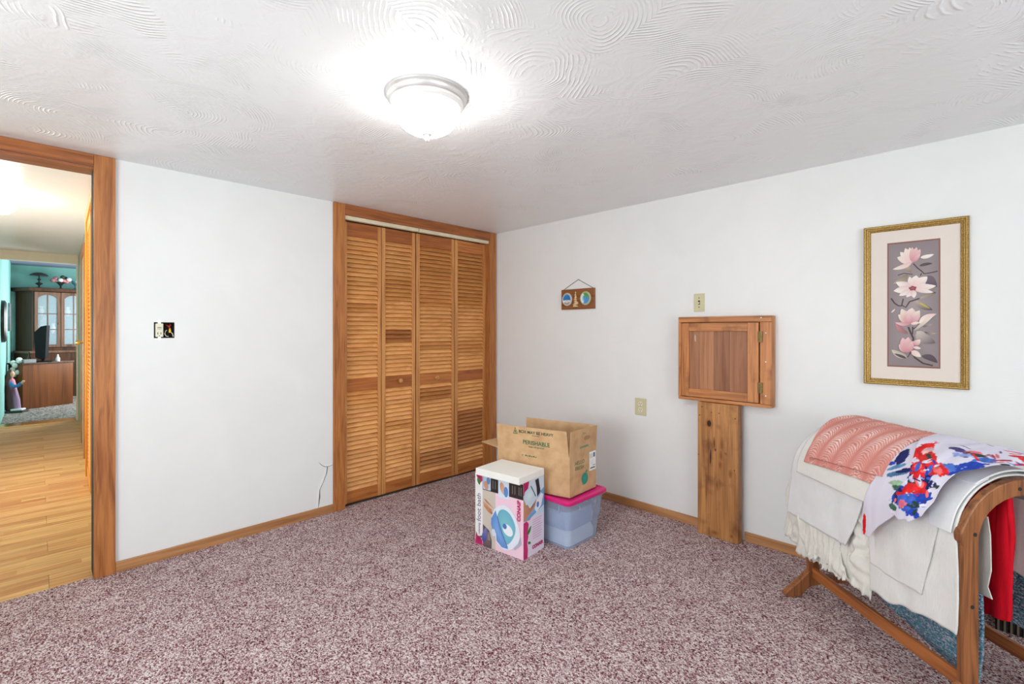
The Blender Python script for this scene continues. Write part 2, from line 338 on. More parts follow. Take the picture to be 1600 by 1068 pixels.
for nm, fn, lb in (('window_1', lambda a, b_, d: (.05 + a, BY - .07 + d, .75 + b_), 'white framed window in the rear wall'), ('window_2', lambda a, b_, d: (BX - .07 + d, .35 + a, .75 + b_), 'white framed window in the wall left of the viewpoint')):
    r = thing(nm, lb, 'window', kind='structure')
    mb = MB()
    for a0, a1, b0, b1 in ((0, 1.7, 0, .05), (0, 1.7, 1.15, 1.2), (0, .05, .05, 1.15), (1.65, 1.7, .05, 1.15), (.825, .875, .05, 1.15)):
        mb.prism([(a0, b0), (a1, b0), (a1, b1), (a0, b1)], fn, 0, .05)
    mb.build('window_frame', M_white, r)
    for a0, a1 in ((.05, .825), (.875, 1.65)):
        MB().prism([(a0, .05), (a1, .05), (a1, 1.15), (a0, 1.15)], fn, .02, .024).build('pane', M_glass, r)
# baseboards
BBH = .056
st(MB().box(.290, 1.487, YA - .014, YA, 0, BBH), 'baseboard_left', M_basex, 'low wooden baseboard under the white wall between doorway and closet', 'baseboard', .002)
bb = MB().box(XB - .014, XB, 1.315, YA - .02, 0, BBH).box(XB - .014, XB, BY, 1.05, 0, BBH)
st(bb, 'baseboard_right', M_trimy, 'low wooden baseboard along the right-hand wall', 'baseboard', .002)
# doorway casing
YT = YA - .018
n = 0
def trim(mb, mat, label, cat='trim', bevel=.002):
    global n; n += 1
    return st(mb, 'trim_%d' % n, mat, label, cat, bevel)
trim(MB().box(DX1, .290, YT, YA, 0, CH - .001), M_trim, 'tall vertical wooden casing board on the right side of the doorway', 'door casing')
trim(MB().box(DX0 - .085, DX0, YT, YA, 0, CH - .001), M_trim, 'vertical wooden casing board on the hidden left side of the doorway', 'door casing')
trim(MB().box(DX0, DX1 - .0005, YT, YA, DH, CH - .001), M_trimx, 'wooden head casing across the top of the doorway', 'door casing')
M_jamb = plain('dark_rough_jamb', lin(34, 25, 20), .8, var=.6, scale=40)
trim(MB().box(DX1 - .001, DX1 + .012, YA, YA + .13, 0, DH), M_jamb, 'dark rough edge of the doorway jamb beside the casing', 'door jamb')
trim(MB().box(DX0, DX1, YA, YA + .13, DH - .012, DH), M_trimx, 'dark wooden underside of the doorway head', 'door jamb')
# closet casing
trim(MB().box(1.487, KX0, YT, YA, 0, CH - .001), M_trim, 'vertical wooden casing board left of the louvred closet doors', 'closet casing')
trim(MB().box(KX1, 3.072, YT, YA, 0, CH - .001), M_trim, 'vertical wooden casing board right of the closet in the room corner', 'closet casing')
trim(MB().box(KX0 + .0005, KX1 - .0005, YT, YA, KH, CH - .001), M_trimx, 'wooden head casing above the louvred closet doors', 'closet casing')
trim(MB().box(KX1 - .003, KX1 + .004, YA, YA + .122, 0, KH), M_trim, 'narrow wooden jamb at the right end of the closet opening', 'door jamb')
trim(MB().box(KX0 - .004, KX0 + .003, YA, YA + .122, 0, KH), M_trim, 'narrow wooden jamb at the left end of the closet opening', 'door jamb')
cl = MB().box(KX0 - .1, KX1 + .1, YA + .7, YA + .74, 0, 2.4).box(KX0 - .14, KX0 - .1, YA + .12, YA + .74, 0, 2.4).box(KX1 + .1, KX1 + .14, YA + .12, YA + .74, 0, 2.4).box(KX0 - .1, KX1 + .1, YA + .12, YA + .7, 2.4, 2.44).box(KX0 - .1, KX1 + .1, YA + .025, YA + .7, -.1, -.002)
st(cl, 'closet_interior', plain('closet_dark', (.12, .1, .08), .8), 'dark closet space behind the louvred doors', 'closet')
tr = MB().box(KX0 + .004, 2.21, YA - .006, YA + .03, 2.106, KH - .001).box(2.216, KX1 - .004, YA - .006, YA + .03, 2.106, KH - .001)
trim(tr, M_track, 'cream metal track strip above the folding closet doors', 'door track')

# ------------------------------------------------------------------ louvred bifold closet doors
SL = MB()
Ms = Matrix.Rotation(R(52), 4, 'X')
SL.box(0, 1, -.0188, .0188, -.0030, .0030, Ms)
slat_proto = SL.build('louvre_slat', M_slat); slat_mesh = slat_proto.data; bpy.data.objects.remove(slat_proto)
def leaf(parent, p0, p1, slx0, slx1, tints, knobx=None, label=None):
    """one louvred leaf from p0 to p1 (floor points); slx0/slx1 = louvre opening along the leaf"""
    d = Vector((p1[0] - p0[0], p1[1] - p0[1])); W = d.length; g = .0015
    mb = MB(); T = .014
    mb.box(g, slx0, -T, T, .012, 2.1).box(slx1, W - g, -T, T, .012, 2.1)
    lf = mb.build('leaf', M_stile, parent, .0015); lf.location = (p0[0], p0[1], 0); lf.rotation_euler = (0, 0, math.atan2(d.y, d.x))
    for (z0, z1), tn in zip(((.012, .10), (.842, .934), (2.0, 2.1)), tints['rails']):
        r = MB().box(slx0, slx1, -T + .003, T - .003, z0, z1).build('rail', M_rail, lf, .001); r.color = (*tn, 1)
    def slats(z0, z1, k):
        p = (z1 - z0) / k
        for i in range(k):
            z = z0 + (i + .5) * p
            s = bpy.data.objects.new('louvre_slat', slat_mesh); COL.objects.link(s); s.parent = lf
            s.location = (slx0, 0, z); s.scale = (slx1 - slx0, 1, 1)
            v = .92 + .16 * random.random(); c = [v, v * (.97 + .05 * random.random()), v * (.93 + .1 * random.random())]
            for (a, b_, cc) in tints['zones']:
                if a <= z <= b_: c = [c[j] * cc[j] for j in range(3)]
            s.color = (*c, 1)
    slats(.10, .842, 22); slats(.934, 2.0, 32)
    if knobx is not None:
        k = MB().lathe([(.007, 0), (.007, .008), (.010, .012), (.0165, .018), (.019, .026), (.016, .034), (.007, .039), (.0005, .04)], (0, 0, 0), 20, Matrix.Rotation(R(90), 3, 'X')).build('knob', M_knob, lf, smooth=True)
        k.location = (knobx, -T + .002, .893)
    return lf
YD = YA + .05
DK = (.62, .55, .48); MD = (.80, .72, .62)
d1 = thing('door_1', 'left pair of louvred folding closet doors with one round knob', 'closet door', (0, 0, 0), kind='structure')
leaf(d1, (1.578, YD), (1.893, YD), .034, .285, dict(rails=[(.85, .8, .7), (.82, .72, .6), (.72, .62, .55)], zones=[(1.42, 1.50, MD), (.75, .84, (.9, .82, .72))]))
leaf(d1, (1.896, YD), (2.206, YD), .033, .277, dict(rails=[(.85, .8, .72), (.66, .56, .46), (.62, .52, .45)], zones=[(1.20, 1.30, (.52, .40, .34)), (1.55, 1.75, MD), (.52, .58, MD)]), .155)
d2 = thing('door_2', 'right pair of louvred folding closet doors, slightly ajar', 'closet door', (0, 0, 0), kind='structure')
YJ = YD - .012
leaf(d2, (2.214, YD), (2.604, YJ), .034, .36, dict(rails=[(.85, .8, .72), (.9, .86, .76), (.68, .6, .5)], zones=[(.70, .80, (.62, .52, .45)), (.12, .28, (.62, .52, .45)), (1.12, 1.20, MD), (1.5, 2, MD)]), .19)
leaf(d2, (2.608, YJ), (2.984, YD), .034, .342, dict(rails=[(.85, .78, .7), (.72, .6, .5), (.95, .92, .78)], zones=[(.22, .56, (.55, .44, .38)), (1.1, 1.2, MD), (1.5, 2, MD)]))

# ------------------------------------------------------------------ hall beyond the doorway
HX = lambda y: .305 + (y - 5) * .0245     # right hall wall, slightly skewed
HY = 9.25; HC = 2.37
# laminate planks, each its own board
hf = MB().box(-2.3, .9, YA + .025, HY, -.12, -.012)
hfo = st(hf, 'hall_floor', plain('subfloor', (.15, .1, .06), .8), 'honey coloured wood plank floor of the hall', 'wood floor')
m, nt, b = newmat('honey_laminate'); M_lam = m; L = nt.links
tc = N(nt, 'ShaderNodeTexCoord'); oi = N(nt, 'ShaderNodeObjectInfo')
mp = N(nt, 'ShaderNodeMapping'); mp.inputs['Scale'].default_value = (1.6, 16.0, 1); L.new(tc.outputs['Object'], mp.inputs[0])
of = N(nt, 'ShaderNodeVectorMath', operation='SCALE'); of.inputs[0].default_value = (17, 0, 5); L.new(oi.outputs['Random'], of.inputs['Scale'])
ad = N(nt, 'ShaderNodeVectorMath', operation='ADD'); L.new(mp.outputs[0], ad.inputs[0]); L.new(of.outputs[0], ad.inputs[1])
br = N(nt, 'ShaderNodeTexBrick'); br.offset = .37; br.inputs['Scale'].default_value = 1; br.inputs['Mortar Size'].default_value = .0; br.inputs['Brick Width'].default_value = 1.1; br.inputs['Row Height'].default_value = 1.0
br.inputs['Color1'].default_value = (*lin(232, 190, 124), 1); br.inputs['Color2'].default_value = (*lin(205, 146, 82), 1); L.new(ad.outputs[0], br.inputs['Vector'])
mp2 = N(nt, 'ShaderNodeMapping'); mp2.inputs['Scale'].default_value = (2.5, 60, 1); L.new(tc.outputs['Object'], mp2.inputs[0])
n1 = N(nt, 'ShaderNodeTexNoise'); n1.inputs['Scale'].default_value = 1; n1.inputs['Detail'].default_value = 5; n1.inputs['Distortion'].default_value = .5; L.new(mp2.outputs[0], n1.inputs['Vector'])
rr = ramp(nt, [(.3, (.62, .52, .42)), (.6, (1, 1, 1))], n1.outputs[0])
mx = N(nt, 'ShaderNodeMix', data_type='RGBA', blend_type='MULTIPLY'); mx.inputs[0].default_value = .9; L.new(br.outputs[0], mx.inputs[6]); L.new(rr.outputs[0], mx.inputs[7])
L.new(mx.outputs[2], b.inputs['Base Color']); b.inputs['Roughness'].default_value = .42; b.inputs['Specular IOR Level'].default_value = .25
PW = .1885
pk = MB().box(-.645, .645, 0, PW - .0012, 0, .012).build('plank', M_lam); pkm = pk.data; bpy.data.objects.remove(pk)
y = YA + .026; i = 0
while y < HY - .01:
    xs = -1.9 + (.43 * i) % 1.29
    for x in [xs + 1.2915 * k for k in range(-1, 4)]:
        if x + .645 > -.75 and x - .645 < .42:
            o = bpy.data.objects.new('plank', pkm); COL.objects.link(o); o.parent = hfo; o.location = (x, y, -.012)
            if y + PW > HY: o.scale = (1, (HY - y) / PW, 1)
    y += PW; i += 1
hw = MB().prism([(HX(YA + .13) + .006, YA + .13), (HX(HY), HY), (HX(HY) + .12, HY), (HX(YA + .13) + .126, YA + .13)], lambda a, b_, c: (a, b_, c), 0, HC)
st(hw, 'wall_hall_right', M_hallwall, 'pale olive right-hand wall of the hall', 'wall')
st(MB().box(-1.3, -1.2, YA + .12, HY, 0, HC), 'wall_hall_left', M_hallwall, 'pale left-hand wall of the hall, out of sight', 'wall')
st(MB().box(-1.3, .55, YA + .12, HY + .12, HC, HC + .1), 'ceiling_hall', M_ceil2, 'grey white brushed ceiling of the hall', 'ceiling')
st(MB().box(-1.3, .404, HY, HY + .12, 2.246, HC).box(-1.3, -.9, HY, HY + .12, 0, 2.246), 'wall_hall_end', M_cream, 'white beam over the opening to the turquoise room', 'wall')
trim(MB().box(.382, .404, HY - .02, HY, 0, 2.262), M_cream, 'narrow cream casing at the end of the hall opening', 'door casing')
trim(MB().box(-.9, .382, HY - .012, HY + .3, -.004, .006), M_brass, 'thin metal threshold strip between hall floor and grey carpet', 'threshold')
# hall closet with louvred doors on the right wall
hc = thing('door_3', 'orange varnished louvred closet door on the right side of the hall', 'closet door', (HX(5.0), 5.0, 0), -math.atan(.0245), kind='structure')
M_oran = wood('orange_varnished_wood', lin(226, 158, 64), lin(206, 130, 48), 2, 2, .4)
MB().box(-.028, 0, .64, .72, 0, 2.33).box(-.028, 0, -.5, .64, 2.25, 2.33).build('casing', M_oran, hc, .002)
MB().box(-.018, 0, -.02, .03, .012, 2.24).box(-.018, 0, .59, .635, .012, 2.24).box(-.018, 0, .03, .59, .012, .1).box(-.018, 0, .03, .59, 2.15, 2.24).build('stile', M_oran, hc, .001)
for k in range(60):
    s = MB().box(-.014, .001, 0, .56, -.004, .004, Matrix.Rotation(R(35), 4, 'Y')).build('louvre_slat', M_oran, hc) if k == 0 else bpy.data.objects.new('louvre_slat', sm_)
    if k == 0: sm_ = s.data
    else: COL.objects.link(s); s.parent = hc
    s.location = (0, .03, .12 + k * .0342)
# flat door further along with brass knob
hd = thing('door_4', 'pale olive flat door with a brass knob beyond the hall closet', 'door', (HX(6.5), 6.5, 0), -math.atan(.0245), kind='structure')
M_olive = plain('olive_door_paint', lin(170, 172, 140), .45, var=.04)
MB().box(-.012, 0, 0, .82, .01, 2.1).build('door_panel', M_olive, hd, .002)
MB().box(-.02, 0, .83, .90, 0, 2.18).box(-.02, 0, -.07, -.01, 0, 2.18).box(-.02, 0, -.01, .83, 2.11, 2.18).build('casing', M_trim, hd, .002)
MB().lathe([(.026, 0), (.026, .004), (.010, .008), (.010, .032), (.022, .04), (.026, .052), (.018, .064), (.001, .066)], (-.012, .08, 1.17), 16, Matrix.Rotation(R(-90), 3, 'Y')).build('door_knob', M_brass, hd, smooth=True)
hl = thing('ceiling_light', 'round white glowing mushroom light on the hall ceiling', 'ceiling light', (-.262, 5.5, HC))
MB().lathe([(.10, 0), (.10, -.03), (.06, -.032), (.001, -.032)], (0, 0, 0), 28).build('base_ring', M_white, hl, smooth=True)
MB().lathe([(.09, -.033), (.125, -.055), (.138, -.085), (.13, -.115), (.10, -.142), (.05, -.157), (.001, -.16)], (0, 0, 0), 28).build('glass_bowl', M_bowl2, hl, smooth=True)

# ------------------------------------------------------------------ turquoise room at the end
LY0, LY1, LXL, LXR, LC = HY + .12, 13.3, -.375, 1.9, 2.56
st(MB().box(LXL, LXR, HY, LY1, -.12, .002), 'floor_living', M_carpet2, 'grey carpet of the turquoise room at the end of the hall', 'carpet')
st(MB().box(LXL - .1, LXR, LY1, LY1 + .1, 0, LC).box(.404, LXR, HY + .06, LY0, 0, LC), 'wall_living_back', M_teal, 'turquoise end wall behind the china cabinet', 'wall')
st(MB().box(LXL - .1, LXL, LY0, LY1, 0, LC), 'wall_living_left', M_teal, 'turquoise left wall with dark round mirror', 'wall')
st(MB().box(LXL - .1, LXR, LY0, LY1, LC, LC + .1), 'ceiling_living', plain('lilac_grey_ceiling', lin(150, 150, 175), .6), 'grey ceiling of the turquoise room', 'ceiling')
st(MB().box(LXR, LXR + .1, LY0, LY1, 0, LC), 'wall_living_right', M_teal, 'turquoise right wall, out of sight', 'wall')
M_walnut = wood('dark_walnut', lin(88, 50, 28), lin(44, 24, 12), 2, .7, .4)
M_walrail = wood('rosy_walnut', lin(136, 98, 80), lin(84, 54, 40), 2, .7, .3)
M_cab = wood('brown_cabinet_side', lin(128, 70, 30), lin(92, 46, 18), 2, .35, .4)
# china cabinet with canted corner
cc = thing('china_cabinet', 'tall dark walnut china cabinet with arched glass doors against turquoise wall', 'cabinet', (-.09, 12.7, 0))
outer = [(0, 0), (1.15, 0), (1.15, .58), (-.20, .58), (-.22, .34)]
up = lambda a, b_, c: (a, b_, c)
MB().prism([(-.02, -.06), (1.17, -.06), (1.17, .58), (-.20, .58), (-.24, .32)], up, 0, .86).build('base_cupboard', M_walnut, cc, .004)
MB().prism([(-.04, -.08), (1.19, -.08), (1.19, .59), (-.22, .59), (-.26, .32)], up, .86, .90).build('ledge', M_walrail, cc, .004)
bd = MB().prism([(-.22, .34), (0, 0), (.03, 0), (.03, .03), (-.19, .37)], up, .90, 2.03).prism([(1.12, 0), (1.15, 0), (1.15, .56), (1.12, .56)], up, .9, 2.03).box(-.2, 1.15, .55, .58, .9, 2.03).box(.03, 1.12, .0, .03, .90, .96)
bd.build('upper_case', M_walnut, cc)
MB().prism([(-.06, -.06), (1.2, -.06), (1.2, .59), (-.24, .59), (-.29, .33)], up, 2.03, 2.10).build('crown', M_walnut, cc, .01)
M_chinaback = plain('pale_blue_reflection_tint', lin(84, 120, 134), .2, metal=.3)  # blue colour stands in for window light reflected in the cabinet panes
MB().box(.0, 1.12, .50, .55, .93, 2.03).build('back_panel', M_chinaback, cc)
for z in (1.22, 1.55, 1.82): MB().box(.03, 1.12, .05, .5, z, z + .012).build('shelf', M_chinaback, cc)
M_pane = newmat('cabinet_glass'); mm, nt, b = M_pane; M_pane = mm
b.inputs['Base Color'].default_value = (.75, .85, .9, 1); b.inputs['Roughness'].default_value = .03; b.inputs['Alpha'].default_value = .25
for k, x0 in enumerate((.035, .40, .765)):
    dr = MB(); wdt = .355
    dr.box(x0, x0 + .045, -.02, 0, .97, 2.02).box(x0 + wdt - .045, x0 + wdt, -.02, 0, .97, 2.02).box(x0 + .045, x0 + wdt - .045, -.02, 0, .97, 1.02)
    A = [(x0 + .045 + (wdt - .09) * t / 10, 2.02) for t in range(11)]
    B = [(x0 + .045 + (wdt - .09) * t / 10, 1.90 + .07 * math.sin(PI * t / 10) ** .7) for t in range(11)]
    dr.strip(A, B, lambda a, b_, c: (a, c, b_), -.02, 0)
    dd = dr.build('glass_door', M_walrail, cc)
    g = MB().box(x0 + .045, x0 + wdt - .045, -.008, -.005, 1.02, 1.98).build('pane', M_pane, dd)
    mt = MB().box(x0 + wdt / 2 - .007, x0 + wdt / 2 + .007, -.014, -.001, 1.02, 1.97).box(x0 + .045, x0 + wdt - .045, -.013, -.002, 1.60, 1.614).box(x0 + .045, x0 + wdt - .045, -.013, -.002, 1.30, 1.314)
    mt.build('muntin', M_walrail, dd)
    MB().ball((x0 + wdt - .02, -.03, 1.42), .014).build('pull', M_brass, dd)
# crockery in the cabinet
M_china = plain('white_china', (.8, .8, .78), .2)
for k, (x, z) in enumerate(((.12, 1.562), (.50, 1.562), (.28, 1.232), (.62, 1.232))):
    o = MB().lathe([(.02, 0), (.03, .03), (.05, .10), (.03, .16), (.045, .19), (.001, .19)], (0, 0, 0), 14).build('porcelain_vase', M_china, smooth=True)
    o.location = (-.09 + x, 12.95, z + .002)
    tag(o, 'small white china piece behind the cabinet glass, %s' % ('upper shelf, left door', 'upper shelf, middle door', 'lower shelf, left door', 'lower shelf, middle door')[k], 'vase', 'china in the glass cabinet')
# lamp and flowers standing on the cabinet
t = thing('mushroom_lamp', 'small lamp with a dark wide dome shade on top of the china cabinet', 'lamp', (.005, 12.85, 2.102))
MB().lathe([(.05, 0), (.05, .01), (.014, .02), (.014, .05), (.05, .08), (.055, .09), (.014, .11), (.012, .15), (.035, .165), (.012, .18), (.006, .26), (.001, .27)], n=16).build('stem', M_dark, t, smooth=True)
MB().lathe([(.132, .235), (.128, .25), (.10, .275), (.05, .295), (.001, .30)], n=20).build('lamp_shade', plain('dark_stained_glass', lin(48, 44, 34), .3, var=.6, scale=30), t, smooth=True)
t = thing('flower_vase', 'dark flared vase of pink and white flowers on top of the china cabinet', 'flowers', (.305, 12.85, 2.102))
MB().lathe([(.035, 0), (.035, .008), (.010, .02), (.014, .06), (.05, .11), (.075, .13), (.05, .13), (.001, .10)], n=16).build('vase', M_dark, t, smooth=True)
pc = [plain('pink_petals', lin(220, 130, 140), .7), plain('white_petals', lin(240, 228, 222), .7), plain('dusty_rose_petals', lin(170, 110, 110), .7), plain('foliage', lin(40, 62, 40), .7)]
for k, (x, z, c) in enumerate(((-.11, .16, 2), (-.07, .20, 2), (-.05, .15, 1), (0, .17, 1), (.05, .16, 0), (.09, .15, 0), (.12, .19, 1), (.03, .23, 3), (.07, .21, 3))):
    f = MB().ball((x, -.03 + .03 * (k % 3), z), .04, 8, 6); f.build('blossom', pc[c], t, smooth=True)
t = MB().lathe([(.045, 0), (.045, .01), (.01, .03), (.01, .08), (.05, .12), (.055, .17), (.001, .17)], n=14).build('glass_goblet', M_chinaback, smooth=True); t.location = (.515, 12.85, 2.102)
tag(t, 'pale glass goblet at the right end of the cabinet top', 'goblet')
# television chest
tcx = thing('television_chest', 'low brown wooden chest side seen beyond the hall, a television on it', 'chest', (-.185, 11.06, 0), math.atan2(.34, .622))
MB().box(0, .70, 0, .36, .006, .73).build('body', M_cab, tcx, .003)
MB().box(-.012, .712, -.012, .37, .73, .755).build('top', M_walnut, tcx, .003)
T = basis((-.185, 11.06, 0), (.8776, .4797, 0), (-.4797, .8776, 0))
def onchest(mb, name, mat, x, y, label, cat, rz=0, **kw):
    o = mb.build(name, mat, **kw); o.location = T @ Vector((x, y, .757)); o.rotation_euler = (0, 0, math.atan2(.34, .622) + rz); return tag(o, label, cat)
t = thing('television', 'black flat television seen from the side on the brown chest', 'television', T @ Vector((.36, .16, .757)), R(-6))
M_black = plain('black_plastic', (.010, .010, .012), .7, spec=.15)
MB().box(-.10, .12, -.12, .12, 0, .012).box(-.02, .02, -.04, .04, .012, .06).build('stand', M_black, t, .003)
MB().prism([(-.035, .05), (.035, .05), (.055, .62), (-.02, .60), (-.10, .50), (-.085, .08)], lambda a, b_, c: (a, c, b_), -.10, .30).build('screen_case', M_black, t, .004)
onchest(MB().box(-.07, .09, -.06, .06, 0, .055), 'set_top_box', plain('grey_plastic', (.22, .22, .22), .5), .11, .10, 'small grey box on the left end of the brown chest', 'box')
onchest(MB().lathe([(.03, 0), (.03, .05), (.015, .08), (.012, .11), (.001, .12)], n=12), 'figurine', M_china, .52, .08, 'tiny white figurine beside the television on the chest', 'figurine')
onchest(MB().lathe([(.022, 0), (.022, .07), (.01, .1), (.012, .16), (.001, .17)], n=12), 'bottle', plain('brown_glass', lin(90, 50, 30), .2), .20, .22, 'small brown ornament left of the television on the chest', 'ornament')
# robed statue
t = thing('statue', 'painted statue of a robed figure with brown veil standing by turquoise wall', 'statue', (-.27, 10.80, .003), R(-20))
MB().prism([(-.10, -.09), (.13, -.09), (.15, .05), (.08, .1), (-.10, .1)], up, 0, .03).build('plinth', plain('dark_plinth', lin(60, 60, 56), .6), t, .004)
MB().box(-.02, .12, -.085, .05, .03, .06).build('stone_base', M_china, t, .012)
bdy = MB().loft([(.01, 0, .05, .066, .06), (.0, 0, .2, .064, .056), (-.03, 0, .35, .062, .05), (-.05, 0, .45, .066, .052), (-.055, 0, .51, .058, .045), (-.045, 0, .54, .024, .024), (-.035, 0, .56, .022, .024), (-.03, 0, .60, .034, .036), (-.035, 0, .635, .03, .032), (-.035, 0, .655, .01, .01)], 16, col=lin(112, 62, 76))
bdy.tube([(-.04, -.02, .47), (.01, -.05, .41), (.06, -.05, .42), (.10, -.05, .46)], [.03, .03, .026, .02], 10, col=lin(70, 120, 170))
bdy.tube([(.10, -.05, .46), (.125, -.05, .49), (.14, -.05, .495)], [.014, .018, .006], 8, col=lin(222, 170, 130))
for i, v in enumerate(bdy.v):
    if i < 16 * 10:
        if v[2] > .545: bdy.c[i] = lin(214, 160, 124)
        elif v[2] > .42 and v[0] > -.04: bdy.c[i] = lin(206, 120, 140)
        elif v[0] > .02: bdy.c[i] = lin(150, 120, 150)
bdy.build('robed_body', colmat('painted_plaster', .5), t, smooth=True, colattr=True)
MB().loft([(-.035, .0, .04, .07, .064), (-.04, .0, .2, .078, .066), (-.06, 0, .36, .066, .058), (-.075, 0, .48, .058, .055), (-.065, 0, .58, .042, .045), (-.052, 0, .65, .036, .038), (-.04, 0, .68, .012, .014)], 14).build('brown_veil', plain('maroon_paint', lin(84, 44, 40), .5), t, smooth=True)
t = thing('floor_vase', 'dark vase with white artificial flowers behind the statue', 'flowers', (-.245, 11.22, .003))
MB().lathe([(.05, 0), (.07, .1), (.06, .3), (.03, .42), (.035, .46), (.001, .44)], n=14).build('vase', M_black, t, smooth=True)
for k in range(14):
    a = k * 2.4; MB().ball((.055 * math.cos(a), .05 * math.sin(a), .56 + .022 * k % .26 + .0), .042, 7, 5).build('white_blossom', pc[1], t)
MB().tube([(0, 0, .44), (.01, 0, .6), (0, .01, .75)], .006, 6).tube([(0, 0, .44), (-.03, 0, .6), (-.04, .01, .7)], .005, 6).build('stem', pc[3], t)
# things on the turquoise left wall
t = thing('round_mirror', 'dark oval framed mirror on the turquoise left wall, cut by the frame', 'mirror', (LXL, 8.9 + 1.0, 1.42))
fx = lambda r, z: (r, z)
MB().lathe([(.001, 0), (.30, 0), (.30, .035), (.27, .05), (.24, .035), (.001, .03)], (0, 0, 0), 32, Matrix.Rotation(R(90), 3, 'Y') @ Matrix.Diagonal((1.0, .8, 1)).to_3x3()).build('mirror_frame', plain('dark_frame', lin(42, 34, 34), .35), t, smooth=True)
t = MB().box(0, .03, -.16, .16, -.24, .24).build('wall_plaque', plain('grey_wood_plaque', lin(110, 108, 112), .6, var=.2), bevel=.004); t.location = (LXL, 12.0, 1.52)
tag(t, 'narrow grey panel hanging on turquoise wall left of the china cabinet', 'wall plaque')

# ------------------------------------------------------------------ ceiling light
cl = thing('ceiling_light', 'flush white glass bowl light with satin ring and finial on the room ceiling', 'ceiling light', (1.075, 1.545, CH))
MB().lathe([(.001, 0), (.157, 0), (.157, -.006), (.150, -.012), (.153, -.018), (.150, -.026), (.142, -.032), (.141, -.040), (.134, -.046), (.131, -.052), (.12, -.053), (.001, -.050)], n=64).build('base_ring', M_metal, cl, smooth=True)
bowl = [(.128 * math.cos(t * PI / 2 / 12) ** .85 if t < 12 else .001, -.053 - .098 * math.sin(t * PI / 2 / 12)) for t in range(13)]
MB().lathe(bowl, n=48).build('glass_bowl', M_bowl, cl, smooth=True)
MB().lathe([(.020, -.146), (.019, -.153), (.010, -.158), (.008, -.164), (.011, -.169), (.009, -.176), (.004, -.181), (.001, -.182)], n=24).build('finial', M_metal, cl, smooth=True)

# ------------------------------------------------------------------ open double electrical box in the left wall
t = thing('electrical_box', 'uncovered double electrical box with receptacle and loose wires in left wall', 'electrical box', (.505, YA, 1.298))
bx = MB().box(-.047, .047, .004, .055, -.044, -.042).box(-.047, .047, .004, .055, .042, .044).box(-.047, -.0455, .004, .055, -.042, .042).box(.0455, .047, .004, .055, -.042, .042).box(-.047, .047, .052, .056, -.044, .044)
bx.build('metal_box', M_jamb, t)
MB().box(-.041, -.005, -.004, .03, -.038, .038).build('receptacle', M_ivory2, t, .003)
for sz in ((-.056, -.038), (.038, .056)): MB().box(-.030, -.016, -.0015, .004, *sz).build('mounting_strap', M_metal, t)
MB().box(-.032, -.029, -.0046, -.003, -.024, -.012).box(-.018, -.015, -.0046, -.003, -.024, -.012).box(-.033, -.013, -.0046, -.003, .014, .017).box(-.033, -.013, -.0046, -.003, .006, .008).box(-.025, -.021, -.0046, -.003, -.034, -.030).build('slots', M_dark, t)
MB().tube([(.01, .03, .03), (.018, .005, .025), (.026, .0, .012), (.024, .005, -.0)], .0035).tube([(.03, .03, .035), (.028, .004, .030), (.022, .0, .018)], .0035).build('red_wire', plain('red_wire_sheath', lin(170, 44, 30), .4), t, smooth=True)
MB().lathe([(.006, -.012), (.0055, 0), (.003, .012), (.001, .014)], (.026, .0, -.002), 12).build('yellow_connector', plain('yellow_plastic', lin(232, 190, 50), .4), t, smooth=True)
MB().tube([(.014, .02, 0), (.006, .002, -.006), (.002, 0, -.02), (.008, .003, -.033), (.02, .01, -.036)], .0022).tube([(.03, .01, -.01), (.038, 0, -.02), (.042, .004, -.036)], .0022).build('white_wire', M_ivory2, t, smooth=True)
# torn wall covering beside the closet: a raised curled edge over a dark slit
cr = thing('wall_tear', 'curled torn wall covering with dark slit beside the closet casing', 'wall tear', (1.4, YA, .2))
pA = [(-.014, .170), (.004, .150), (.028, .132), (.055, .128), (.086, .134)]
pB = [(.045, .128), (.040, .085), (.018, .030), (-.008, -.02), (-.012, -.075), (-.018, -.142)]
mb = MB()
for P_, wd2 in ((pA, [.0015, .004, .009, .009, .003]), (pB, [.006, .005, .003, .004, .008, .002])):
    L1 = [(a, b_ + (w_ if P_ is pA else 0)) if P_ is pA else (a + w_, b_) for (a, b_), w_ in zip(P_, wd2)]
    mb.strip(P_, L1, lambda a, b_, c: (a, c, b_), -.0012, -.0004)
mb.build('dark_slit', plain('slit_grey', lin(92, 94, 94), .8), cr)
mb = MB()
for P_ in (pA, pB):
    if P_ is pA: L0 = [(a, b_ + .004) for a, b_ in P_]; L1 = [(a, b_ + .022) for a, b_ in P_]
    else: L0 = [(a - .002, b_) for a, b_ in P_]; L1 = [(a - .02, b_) for a, b_ in P_]
    p = []; 
    for (a, b_), (c, d) in zip(L0, L1): p += [(a, -.0035, b_), ((a + c) / 2, -.0016, (b_ + d) / 2), (c, -.0002, d)]
    mb.add(p, [(3 * i + k, 3 * i + k + 1, 3 * i + 4 + k, 3 * i + 3 + k) for i in range(len(P_) - 1) for k in (0, 1)])
mb.build('curled_edge', M_wall, cr, smooth='all')

